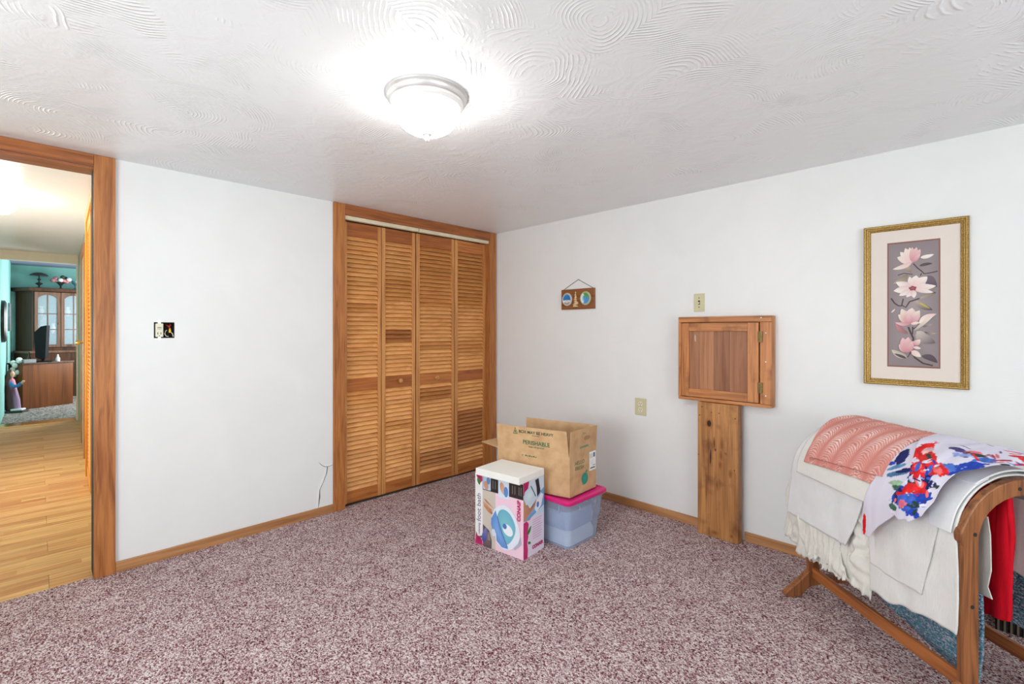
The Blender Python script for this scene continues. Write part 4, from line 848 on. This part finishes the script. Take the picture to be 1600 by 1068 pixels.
text('HELLO', .034, cN(onside(.36, .192), e2, zv), M_ink, ct); text('FRESH', .034, cN(onside(.36, .160), e2, zv), M_ink, ct)
text('perishable', .024, cN(onside(.52, HB + .045), e2, zv), M_tealink, ct); text('open', .018, cN(onside(.5, HB + .128), e2, zv), M_tealink, ct)
p = Print(onside(.40, .045), e2, zv, .085, .085); tl = lin(44, 140, 124)
p.ell(.5, .45, .4, .42, tl, lin(60, 156, 138), rot=.5, n=20); p.leaf(.55, .8, .85, 1.05, .5, lin(80, 160, 100), tl); p.ell(.3, .08, .1, .05, lin(130, 160, 90)); p.build('fruit_emblem', M_print, ct)
p = Print(onside(.725, .118), e2, zv, LAC * .26, .118)
p.rect(0, 1, 0, 1, lin(244, 243, 240)); 
for k_ in range(5): p.rect(.08, .5 + .1 * (k_ % 2), .86 - .05 * k_, .88 - .05 * k_, lin(150, 180, 150))
p.rect(.6, .86, .68, .92, lin(110, 120, 140))
for k_ in range(4): p.rect(.08, .7 - .1 * (k_ % 3), .52 - .06 * k_, .53 - .06 * k_, lin(200, 196, 196))
p.rect(.5, .9, .24, .27, lin(90, 90, 90)); p.rect(.12, .85, .10, .16, lin(70, 74, 84)); p.build('shipping_label', M_print, ct)

# ------------------------------------------------------------------ quilt rack
RO = (2.177, .06, 0); RA = math.atan2(.7513, .66)
RM = Matrix.Translation(RO) @ Matrix.Rotation(RA, 4, 'Z')
qr = thing('quilt_rack', 'walnut stained wooden quilt rack with arched ends draped in linens', 'quilt rack', RO, RA)
M_rack = wood('rack_wood', lin(158, 98, 54), lin(92, 50, 24), 2, 1.6, .42)
M_rackx = wood('rack_rail_wood', lin(176, 104, 52), lin(122, 66, 30), 0, 1.6, .4)
RW, RL = .44, .74
def archc(off, n_=14, base=.60, top=.80):
    return [(RW / 2 - (RW / 2 + off) * math.cos(PI * i / (n_)), base + (top - base + off) * math.sin(PI * i / n_)) for i in range(n_ + 1)]
def end_frame(u):
    fn = lambda s, z, c: (u + c, -s, z)
    outp = [(0, .08), (0, .58), (-.010, .60), (-.012, .62), (-.002, .64)] + archc(0)[2:-2] + [(RW + .002, .64), (RW + .012, .62), (RW + .01, .60), (RW, .58), (RW, .08)]
    inn = [(.055, .08), (.055, .58), (.055, .60), (.056, .615), (.060, .63)] + archc(-.055)[2:-2] + [(RW - .06, .63), (RW - .056, .615), (RW - .055, .60), (RW - .055, .58), (RW - .055, .08)]
    MB().strip(outp, inn, fn, -.013, .013).build('end_frame', M_rack, qr, .004)
    top = [(-.125, .018), (-.10, .040), (-.055, .075), (-.02, .105), (.0, .125), (.055, .125), (.10, .095), (RW / 2, .085), (RW - .10, .095), (RW - .055, .125), (RW, .125), (RW + .02, .105), (RW + .045, .075), (RW + .07, .040), (RW + .08, .018)]
    bot = [(-.11, 0.001), (-.075, .001), (-.045, .002), (-.02, .030), (.0, .048), (.055, .056), (.10, .058), (RW / 2, .058), (RW - .10, .058), (RW - .055, .056), (RW, .048), (RW + .02, .03), (RW + .035, .002), (RW + .05, .001), (RW + .07, .001)]
    MB().strip(top, bot, fn, -.015, .015).build('foot', M_rack, qr, .004)
end_frame(0); end_frame(RL)
for s, z, h in ((.012, .118, .05), (RW - .04, .10, .05)):
    MB().box(.014, RL - .014, -s - .018, -s, z - h / 2, z + h / 2).build('lower_rail', M_rackx, qr, .003)
for s, z in ((.035, .38), (RW - .035, .38)): MB().box(.014, RL - .014, -s - .009, -s + .009, z - .022, z + .022).build('middle_rail', M_rackx, qr, .003)
for s, z in ((.045, .63), (RW / 2, .765), (RW - .045, .63)):
    MB().tube([(.014, -s, z), (RL - .014, -s, z)], .012, 12).build('top_rail', M_rackx, qr, smooth=True)
for s, z in ((.040, .62), (.20, .768), (.030, .38)):
    MB().lathe([(.0065, 0), (.0065, .001), (.001, .001)], (-.0132, -s, z), 12, Matrix.Rotation(R(-90), 3, 'Y')).build('peg_hole', M_dark, qr)

# draped cloths -------------------------------------------------
import numpy as np
_cache = {}
def prof(a, o):
    key = round(o, 4)
    if key not in _cache:
        th = np.linspace(0, PI / 2, 61); s = RW / 2 - (RW / 2 + o) * np.sin(th); z = .60 + (.20 + o) * np.cos(th)
        _cache[key] = (s, z, np.concatenate([[0], np.cumsum(np.hypot(np.diff(s), np.diff(z)))]))
    s, z, Ls = _cache[key]; aa = abs(a)
    if aa > Ls[-1]: S, Z = s[-1], .60 - (aa - Ls[-1])
    else: S, Z = float(np.interp(aa, Ls, s)), float(np.interp(aa, Ls, z))
    return (RW - S if a < 0 else S), Z
def lerp_rows(rows, a):
    for (a0, n0, f0), (a1, n1, f1) in zip(rows, rows[1:]):
        if a <= a1: t_ = (a - a0) / (a1 - a0); return n0 + (n1 - n0) * t_, f0 + (f1 - f0) * t_
    return rows[-1][1], rows[-1][2]
def drape(name, rows, o, mat, label, cat, amp=.003, fq=14, thick=.003, nu=60, na=90, hem=0.0, colfn=None, disp=None, seed=0, group=None, sag=0, parent=None, ragged=.0, obase=0, hemfn=None):
    """rows: (a, u_near, u_far); a = distance along the surface from the ridge (positive towards the room)"""
    mb = MB(); a0, a1 = rows[0][0], rows[-1][0]
    V = [[None] * (nu + 1) for _ in range(na + 1)]
    for j in range(na + 1):
        q_ = j / na; a = a0 + (a1 - a0) * q_
        un, uf = lerp_rows(rows, a)
        for i in range(nu + 1):
            p_ = i / nu; u = un + (uf - un) * p_
            aa = a + (hem * (math.sin(p_ * 9 + seed) * .5 + noise.noise((p_ * 6, seed, 0)) ) + ragged * noise.noise((p_ * 40, seed, 3))) * q_ ** 4
            if hemfn: aa += hemfn(p_) * q_ ** 3
            hang = min(1, max(0, (abs(aa) - .18) / .3))
            wv_ = amp * (.35 + hang) * (noise.noise((u * fq, aa * 2.2, seed)) + .5 * noise.noise((u * fq * 2.3, aa * 4, seed + 5)))
            wv_ += .35 * amp * noise.noise((u * 9, aa * 14, seed + 9))
            oo = o + obase * hang
            s, z = prof(aa, oo); s2, z2 = prof(aa + .004, oo)
            ds, dz = s2 - s, z2 - z; l_ = math.hypot(ds, dz) or 1
            ns, nz = (dz / l_, -ds / l_)     # outward normal
            if (ns * (s - RW / 2) + nz * (z - .5)) < 0: ns, nz = -ns, -nz
            if disp: wv_ += disp(u, aa, p_, q_)
            over = max(0, u - RL - .02); zsag = -sag * over * over * 20
            mb.v.append((u + .5 * wv_ * math.sin(aa * 20 + u * 5), -(s + ns * wv_), z + nz * wv_ + zsag)); mb.c.append(colfn(u, aa) if colfn else (1, 1, 1))
    for j in range(na):
        for i in range(nu):
            b_ = j * (nu + 1) + i; mb.f.append((b_, b_ + 1, b_ + nu + 2, b_ + nu + 1))
    ob = mb.build(name, mat, parent, smooth='all', colattr=bool(colfn), recalc=False)
    if not parent: ob.matrix_world = RM; tag(ob, label, cat, group)
    sd = ob.modifiers.new('thickness', 'SOLIDIFY'); sd.thickness = thick; sd.offset = 0
    return ob
def fabric(name, col, sc=500, st_=.4, rough=.9):
    m, nt, b = newmat(name); tc = N(nt, 'ShaderNodeTexCoord'); L = nt.links
    v1 = N(nt, 'ShaderNodeTexNoise'); v1.inputs['Scale'].default_value = 18; v1.inputs['Detail'].default_value = 5; L.new(tc.outputs['Object'], v1.inputs['Vector'])
    mp = N(nt, 'ShaderNodeMapping'); mp.inputs['Scale'].default_value = (1, 1, .12); L.new(tc.outputs['Object'], mp.inputs[0])
    v2 = N(nt, 'ShaderNodeTexNoise'); v2.inputs['Scale'].default_value = sc; L.new(mp.outputs[0], v2.inputs['Vector'])
    r_ = ramp(nt, [(.3, tuple(c_ * .95 for c_ in col)), (.7, col)], v1.outputs[0]); L.new(r_.outputs[0], b.inputs['Base Color'])
    ad = N(nt, 'ShaderNodeMath', operation='MULTIPLY_ADD'); ad.inputs[1].default_value = 3; L.new(v1.outputs[0], ad.inputs[0]); L.new(v2.outputs[0], ad.inputs[2])
    bump(nt, b, ad.outputs[0], st_, .002); b.inputs['Roughness'].default_value = rough; b.inputs['Specular IOR Level'].default_value = .15
    return m
F_ivory = fabric('ivory_lace_cotton', (.80, .775, .71)); F_linen = fabric('white_linen', (.83, .83, .84)); F_cream = fabric('cream_towelling', (.83, .82, .77), 300, .7)
F_white = fabric('white_woven_cotton', (.82, .81, .78), 250, .8); F_red = fabric('red_fleece', lin(206, 16, 36), 400, .5); F_white2 = fabric('soft_white_cotton', (.78, .78, .78))
def ruffle(u, a, p_, q_): return (.012 * noise.noise((u * 30, a * 12, 3)) + .006 * math.sin(u * 80 + 9 * noise.noise((u * 8, a * 9, 1))) + .006 * noise.noise((u * 80, a * 50, 8))) * min(1, max(0, q_ - .35) / .4)
rc = drape('ruffled_cloth', [(-.30, .36, .78), (.1, .36, .80), (.45, .36, .86), (.74, .355, .90)], .012, F_ivory, 'ivory cloth with ruffled lace hem hanging lowest at the rack\'s far end', 'cloth', amp=.010, fq=16, nu=130, na=80, hem=.03, disp=ruffle, seed=2, thick=.003, ragged=.012)
drape('frill', [(.57, .52, .80), (.64, .50, .78), (.755, .44, .70)], .024, F_ivory, None, None, amp=.016, fq=26, nu=90, na=40, hem=.04, disp=ruffle, seed=11, parent=rc, ragged=.015)
drape('white_linen_cloth', [(-.25, .37, .79), (.2, .37, .79), (.40, .362, .805), (.50, .40, .82), (.612, .45, .835)], .036, F_linen, 'flat white linen cloth hanging beneath the folded cream towel', 'cloth', amp=.005, fq=7, nu=60, na=80, seed=4, thick=.005, ragged=.004)
tw = drape('cream_towel', [(-.22, .28, .76), (.27, .29, .745), (.40, .335, .745)], .047, F_cream, 'thick folded cream towel under the pink crocheted blanket', 'towel', amp=.004, fq=6, seed=6, thick=.016)
bw = drape('white_blanket', [(-.35, .016, .37), (.1, .016, .365), (.40, .004, .362), (.55, .0, .36), (.66, .002, .357), (.70, .006, .356)], .005, F_white, 'large white woven blanket hanging down beside the near rack end', 'blanket', amp=.008, fq=9, nu=80, na=110, seed=8, thick=.005, hemfn=lambda p_: -.045 + .05 * p_, hem=.012)
drape('folded_layer', [(.16, .08, .36), (.30, .060, .360), (.45, .09, .357), (.605, .125, .355)], .014, F_white, None, None, amp=.006, fq=8, seed=9, thick=.006, parent=bw, hem=.006)
drape('corner_fold', [(.10, .016, .14), (.22, .016, .12), (.34, .016, .09)], .016, F_linen, None, None, amp=.004, fq=8, seed=19, thick=.006, parent=bw)
drape('corner_fold', [(-.15, .016, .20), (.08, .016, .20), (.155, .016, .17)], .021, F_linen, None, None, amp=.003, fq=8, seed=21, thick=.006, parent=bw)
for ch in bw.children: ch.location = (0, 0, 0)
# pink crocheted afghan: columns of stacked fan stitches
def fan(u, a):
    cw = .086; k_ = math.floor(u / cw); du = (u / cw - k_ - .5); off = .0063 * ((k_ * 7) % 3)
    r_ = (a + off - .16 * du * du) / .0125 + 1.1 * noise.noise((u * 16, a * 22, 6)) + .35 * noise.noise((u * 60, a * 60, 2)); f_ = r_ - math.floor(r_)
    return f_, du, math.floor(r_) + 17 * k_
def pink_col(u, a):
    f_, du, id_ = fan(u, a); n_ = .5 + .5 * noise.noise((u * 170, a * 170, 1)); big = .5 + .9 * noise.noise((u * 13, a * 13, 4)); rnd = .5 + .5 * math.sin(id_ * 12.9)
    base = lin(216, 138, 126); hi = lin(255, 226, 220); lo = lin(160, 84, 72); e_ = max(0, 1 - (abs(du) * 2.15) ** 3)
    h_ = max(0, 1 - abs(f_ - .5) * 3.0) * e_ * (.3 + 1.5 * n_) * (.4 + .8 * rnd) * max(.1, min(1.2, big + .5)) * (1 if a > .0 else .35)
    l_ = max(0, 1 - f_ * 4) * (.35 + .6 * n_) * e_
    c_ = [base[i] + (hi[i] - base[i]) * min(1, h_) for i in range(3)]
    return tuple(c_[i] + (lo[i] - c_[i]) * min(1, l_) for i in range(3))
def pink_disp(u, a, p_, q_):
    f_, du, id_ = fan(u, a); return .0015 * math.sin(f_ * PI) * (1 - abs(du)) + .003 * math.cos(du * PI * 2) * .5
M_pinkaf = colmat('pink_crochet_yarn', .95, .6, 350)
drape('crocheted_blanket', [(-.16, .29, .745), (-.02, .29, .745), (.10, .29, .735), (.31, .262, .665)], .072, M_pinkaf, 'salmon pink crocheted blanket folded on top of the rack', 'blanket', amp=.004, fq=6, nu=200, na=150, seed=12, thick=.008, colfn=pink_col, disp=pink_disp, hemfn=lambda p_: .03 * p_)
drape('blanket_underfold', [(.10, .27, .70), (.34, .27, .69)], .063, M_pinkaf, None, None, amp=.003, nu=120, na=40, seed=14, thick=.006, colfn=pink_col, parent=bpy.data.objects['crocheted_blanket'], hemfn=lambda p_: .02 * p_ ** 2)
# floral garment
red = lin(222, 30, 34); redh = lin(244, 110, 110); blu = lin(28, 66, 178); blud = lin(16, 26, 96); grn = lin(60, 100, 80); grnd = lin(36, 62, 56); lil = lin(224, 220, 236); pnk = lin(226, 110, 130); pur = lin(90, 60, 140)
blobs = [  # (u, a, ru, ra, rot, col, soft)
    (.07, .115, .035, .016, .3, lin(150, 170, 226)), (.10, .10, .022, .012, 0, pur), (.075, .09, .024, .012, .4, pnk), (.045, .10, .02, .01, .2, grnd), (.125, .095, .018, .01, .3, lin(60, 60, 110)), (.0, .02, .014, .008, 0, red), (-.03, .04, .02, .008, .4, red), (.03, -.01, .02, .006, .2, pnk), (-.06, .055, .03, .008, -.3, red),
    (.05, .20, .035, .022, .5, blu), (.02, .16, .035, .020, .5, blu), (.012, .115, .03, .014, .4, lin(60, 110, 200)), (.088, .205, .04, .018, .3, lin(80, 120, 210)),
    (.155, .25, .05, .03, .9, blud), (.12, .255, .036, .020, .6, blu), (.11, .30, .04, .03, .4, blud), (.165, .36, .035, .03, .3, blu), (.12, .37, .04, .025, .2, lin(60, 100, 200)), (.09, .33, .02, .03, .2, blu), (.10, .405, .02, .014, 0, blu), (.175, .41, .014, .01, 0, grn),
    (.205, .155, .022, .055, .15, red), (.16, .185, .055, .024, -.6, red), (.105, .215, .045, .022, -.5, red), (.09, .225, .02, .009, -.5, redh), (.195, .145, .012, .02, .1, lin(240, 190, 190)), (.145, .25, .050, .020, -1.1, red), (.155, .235, .012, .010, -.8, redh), (.115, .305, .024, .026, .9, red), (.112, .295, .010, .012, .9, redh), (.14, .335, .035, .012, .7, red), (.13, .385, .014, .014, 0, pnk), (-.085, .085, .03, .012, .5, red), (-.02, .095, .02, .006, .5, lin(170, 30, 50))]
random.seed(31)
for k_ in range(34):      # loose brush strokes over the upper half
    bu = random.uniform(-.10, .15); ba = random.uniform(-.04, .13)
    blobs.append((bu, ba, random.uniform(.006, .024), random.uniform(.002, .006), random.uniform(-.9, .9), random.choice([red, pnk, grnd, pur, lin(120, 120, 150), lin(90, 130, 200), lin(180, 30, 50)])))
for k_ in range(46):      # strokes inside the blue and red flowers
    bu = random.uniform(.06, .20); ba = random.uniform(.16, .40)
    blobs.append((bu, ba, random.uniform(.005, .018), random.uniform(.0025, .007), random.uniform(-1.4, 1.4), random.choice([blud, lin(210, 214, 240), lil, lin(60, 100, 205), redh, blu, grnd, lil])))
def flor(u, a):
    c_ = list(lil); wob = .4 * noise.noise((u * 45, a * 45, 2)) + .22 * noise.noise((u * 130, a * 130, 5))
    for (bu, ba, ru, ra, rot, cc) in blobs:
        ru *= 1.22; ra *= 1.22
        du, da = u - bu, a - ba; x_ = (du * math.cos(rot) + da * math.sin(rot)) / ru; y_ = (-du * math.sin(rot) + da * math.cos(rot)) / ra
        d_ = x_ * x_ + y_ * y_ + wob * 2.2
        if d_ < 1.0:
            t_ = min(1, (1.0 - d_) * 6); sh = 1 + .45 * noise.noise((u * 70, a * 45, ru * 99))
            c_ = [c_[i] * (1 - t_) + cc[i] * sh * t_ for i in range(3)]
    return tuple(max(0, x_) for x_ in c_)
M_flor = colmat('floral_print_fabric', .6, .25, 300)
gm = drape('floral_garment', [(-.10, -.10, .31), (.0, -.115, .31), (.07, -.10, .285), (.13, -.03, .25), (.20, .032, .205), (.28, .045, .160), (.34, .050, .170), (.40, .07, .200), (.44, .11, .180)], .080, M_flor, 'white garment printed with red and blue flowers thrown over the rack', 'garment', amp=.016, fq=14, nu=220, na=240, seed=22, thick=.002, colfn=flor, hem=.01)
tb = [(.252, .20, .02, .05, .3, blud), (.262, .245, .016, .01, .5, blu), (.235, .25, .034, .010, .8, lin(90, 140, 180)), (.215, .275, .04, .012, .6, lin(70, 110, 150)), (.20, .255, .03, .010, .7, blud), (.18, .32, .035, .018, .3, grn), (.20, .31, .03, .010, .4, lin(150, 180, 150)), (.315, .515, .010, .050, -.1, red)]
def flor2(u, a):
    c_ = list(lin(222, 218, 232)); wob = .5 * noise.noise((u * 50, a * 50, 7)) + .3 * noise.noise((u * 130, a * 130, 3))
    for (bu, ba, ru, ra, rot, cc) in tb:
        du, da = u - bu, a - ba; x_ = (du * math.cos(rot) + da * math.sin(rot)) / ru; y_ = (-du * math.sin(rot) + da * math.cos(rot)) / ra
        if x_ * x_ + y_ * y_ + wob < .9:
            sh = 1 + .6 * noise.noise((u * 90, a * 50, ru * 99)); c_ = [k_ * sh for k_ in cc]
    return tuple(max(0, k_) for k_ in c_)
drape('sleeve', [(.08, .16, .315), (.22, .12, .295), (.32, .12, .29), (.42, .17, .315), (.50, .25, .328), (.56, .295, .332)], .070, M_flor, None, None, amp=.006, fq=14, nu=60, na=120, seed=25, thick=.002, colfn=flor2, parent=gm)

# sheets hanging inside the rack
def sheet(name, s0, pts_near, pts_far, mat, label, cat, amp=.01, fq=12, seed=0, nu=40, na=50, thick=.004, colfn=None, sn=0.0, parent=None, gather=0):
    """hanging sheet in a plane of constant depth s0; near/far edges are lists of (z, u) from top to bottom"""
    mb = MB()
    def at(pts, q_):
        f_ = q_ * (len(pts) - 1); i = min(int(f_), len(pts) - 2); t_ = f_ - i; return [pts[i][k] + (pts[i + 1][k] - pts[i][k]) * t_ for k in (0, 1)]
    for j in range(na + 1):
        n0 = at(pts_near, j / na); f0 = at(pts_far, j / na)
        for i in range(nu + 1):
            t_ = i / nu; z = n0[0] + (f0[0] - n0[0]) * t_; u = n0[1] + (f0[1] - n0[1]) * t_
            w_ = amp * (noise.noise((u * fq, z * 1.5, seed)) + .4 * noise.noise((u * fq * 3, z * 5, seed))) + gather * math.sin(t_ * PI * 5)
            mb.v.append((u, -(s0 + sn * t_ + w_), z)); mb.c.append(colfn(u, z) if colfn else (1, 1, 1))
    for j in range(na):
        for i in range(nu):
            b_ = j * (nu + 1) + i; mb.f.append((b_, b_ + 1, b_ + nu + 2, b_ + nu + 1))
    ob = mb.build(name, mat, parent, smooth='all', colattr=bool(colfn), recalc=False)
    if not parent: ob.matrix_world = RM; tag(ob, label, cat)
    sd = ob.modifiers.new('thickness', 'SOLIDIFY'); sd.thickness = thick; sd.offset = 0
    return ob
sheet('red_blanket', .205, [(.75, .018), (.55, .018), (.38, .018), (.305, .022)], [(.75, .22), (.55, .23), (.38, .24), (.25, .25)], F_red, 'bright red fleece blanket hanging inside the arch of the rack', 'blanket', amp=.018, fq=22, seed=3, thick=.02)
sheet('lace_panel', .135, [(.66, .030), (.60, .022), (.48, .020), (.42, .030), (.385, .016)], [(.66, .14), (.60, .14), (.48, .14), (.42, .14), (.385, .14)], F_ivory, 'ivory scallop edged cloth hanging just behind the near rack post', 'cloth', amp=.006, seed=5, thick=.003)
sheet('white_cloth', .315, [(.70, .02), (.60, .02), (.50, .02), (.42, .03)], [(.70, .17), (.60, .17), (.52, .17), (.46, .17)], F_white2, 'white cloth hanging behind the red fleece at the rear of rack', 'cloth', amp=.012, seed=6)
# woven rag rug
m, nt, b = newmat('woven_rag_rug'); F_rug = m; L = nt.links
tc = N(nt, 'ShaderNodeTexCoord'); mp = N(nt, 'ShaderNodeMapping'); mp.inputs['Scale'].default_value = (130, 140, 270); mp.inputs['Rotation'].default_value = (0, R(14), 0); L.new(tc.outputs['Object'], mp.inputs[0])
v = N(nt, 'ShaderNodeTexVoronoi'); v.inputs['Scale'].default_value = 1; v.inputs['Randomness'].default_value = .55; L.new(mp.outputs[0], v.inputs['Vector'])
sp = N(nt, 'ShaderNodeSeparateColor'); L.new(v.outputs['Color'], sp.inputs[0])
r_ = ramp(nt, [(0, lin(64, 104, 128)), (.3, lin(84, 160, 172)), (.5, lin(130, 130, 175)), (.7, lin(120, 170, 180)), (.9, lin(196, 196, 214))], sp.outputs[0]); L.new(r_.outputs[0], b.inputs['Base Color'])
b.inputs['Roughness'].default_value = .9; inv = N(nt, 'ShaderNodeMath', operation='MULTIPLY'); inv.inputs[1].default_value = -1; L.new(v.outputs['Distance'], inv.inputs[0]); bump(nt, b, inv.outputs[0], 1, .006)
rg = sheet('rag_rug', .098, [(.40, .016), (.30, .010), (.20, .012), (.075, .024)], [(.40, .60), (.33, .60), (.25, .59), (.150, .575)], F_rug, 'teal and lilac woven rag rug draped low inside the rack', 'rug', amp=.012, fq=8, seed=7, thick=.010, sn=.05)
sheet('rear_drop', RW - .055, [(.42, .02), (.33, .02), (.20, .02)], [(.42, .42), (.33, .42), (.22, .42)], F_rug, None, None, amp=.008, seed=9, thick=.010, parent=rg)
sheet('top_fold', .10, [(.415, .05), (.412, .05)], [(.415, .5), (.412, .5)], F_rug, None, None, parent=rg)
sheet('red_towel', .062, [(.40, .015), (.31, .015), (.262, .02)], [(.40, .12), (.33, .12), (.30, .12)], fabric('dark_red_cotton', lin(176, 40, 60)), 'dark red cloth edge showing left of the near rack post', 'cloth', amp=.003, seed=10)
# low wooden heater cover on the floor behind the rack
hv = thing('heater_cover', 'low wooden topped heater cover with ribbed front behind the rack', 'heater cover', (2.93, -.02, 0))
MB().box(0, .13, -1.2, 0, .075, .092).build('top_board', M_trimy, hv, .003)
MB().box(.012, .13, -1.19, -.01, 0.001, .075).build('body', M_dark, hv)
rib = MB().box(.004, .012, -.0035, .0035, .004, .073).build('rib', plain('brown_grey_slats', lin(110, 98, 80), .6), hv); rib.location = (0, -.02, 0)
for k_ in range(1, 60):
    o = bpy.data.objects.new('rib', rib.data); COL.objects.link(o); o.parent = hv; o.location = (0, -.02 - .0195 * k_, 0)
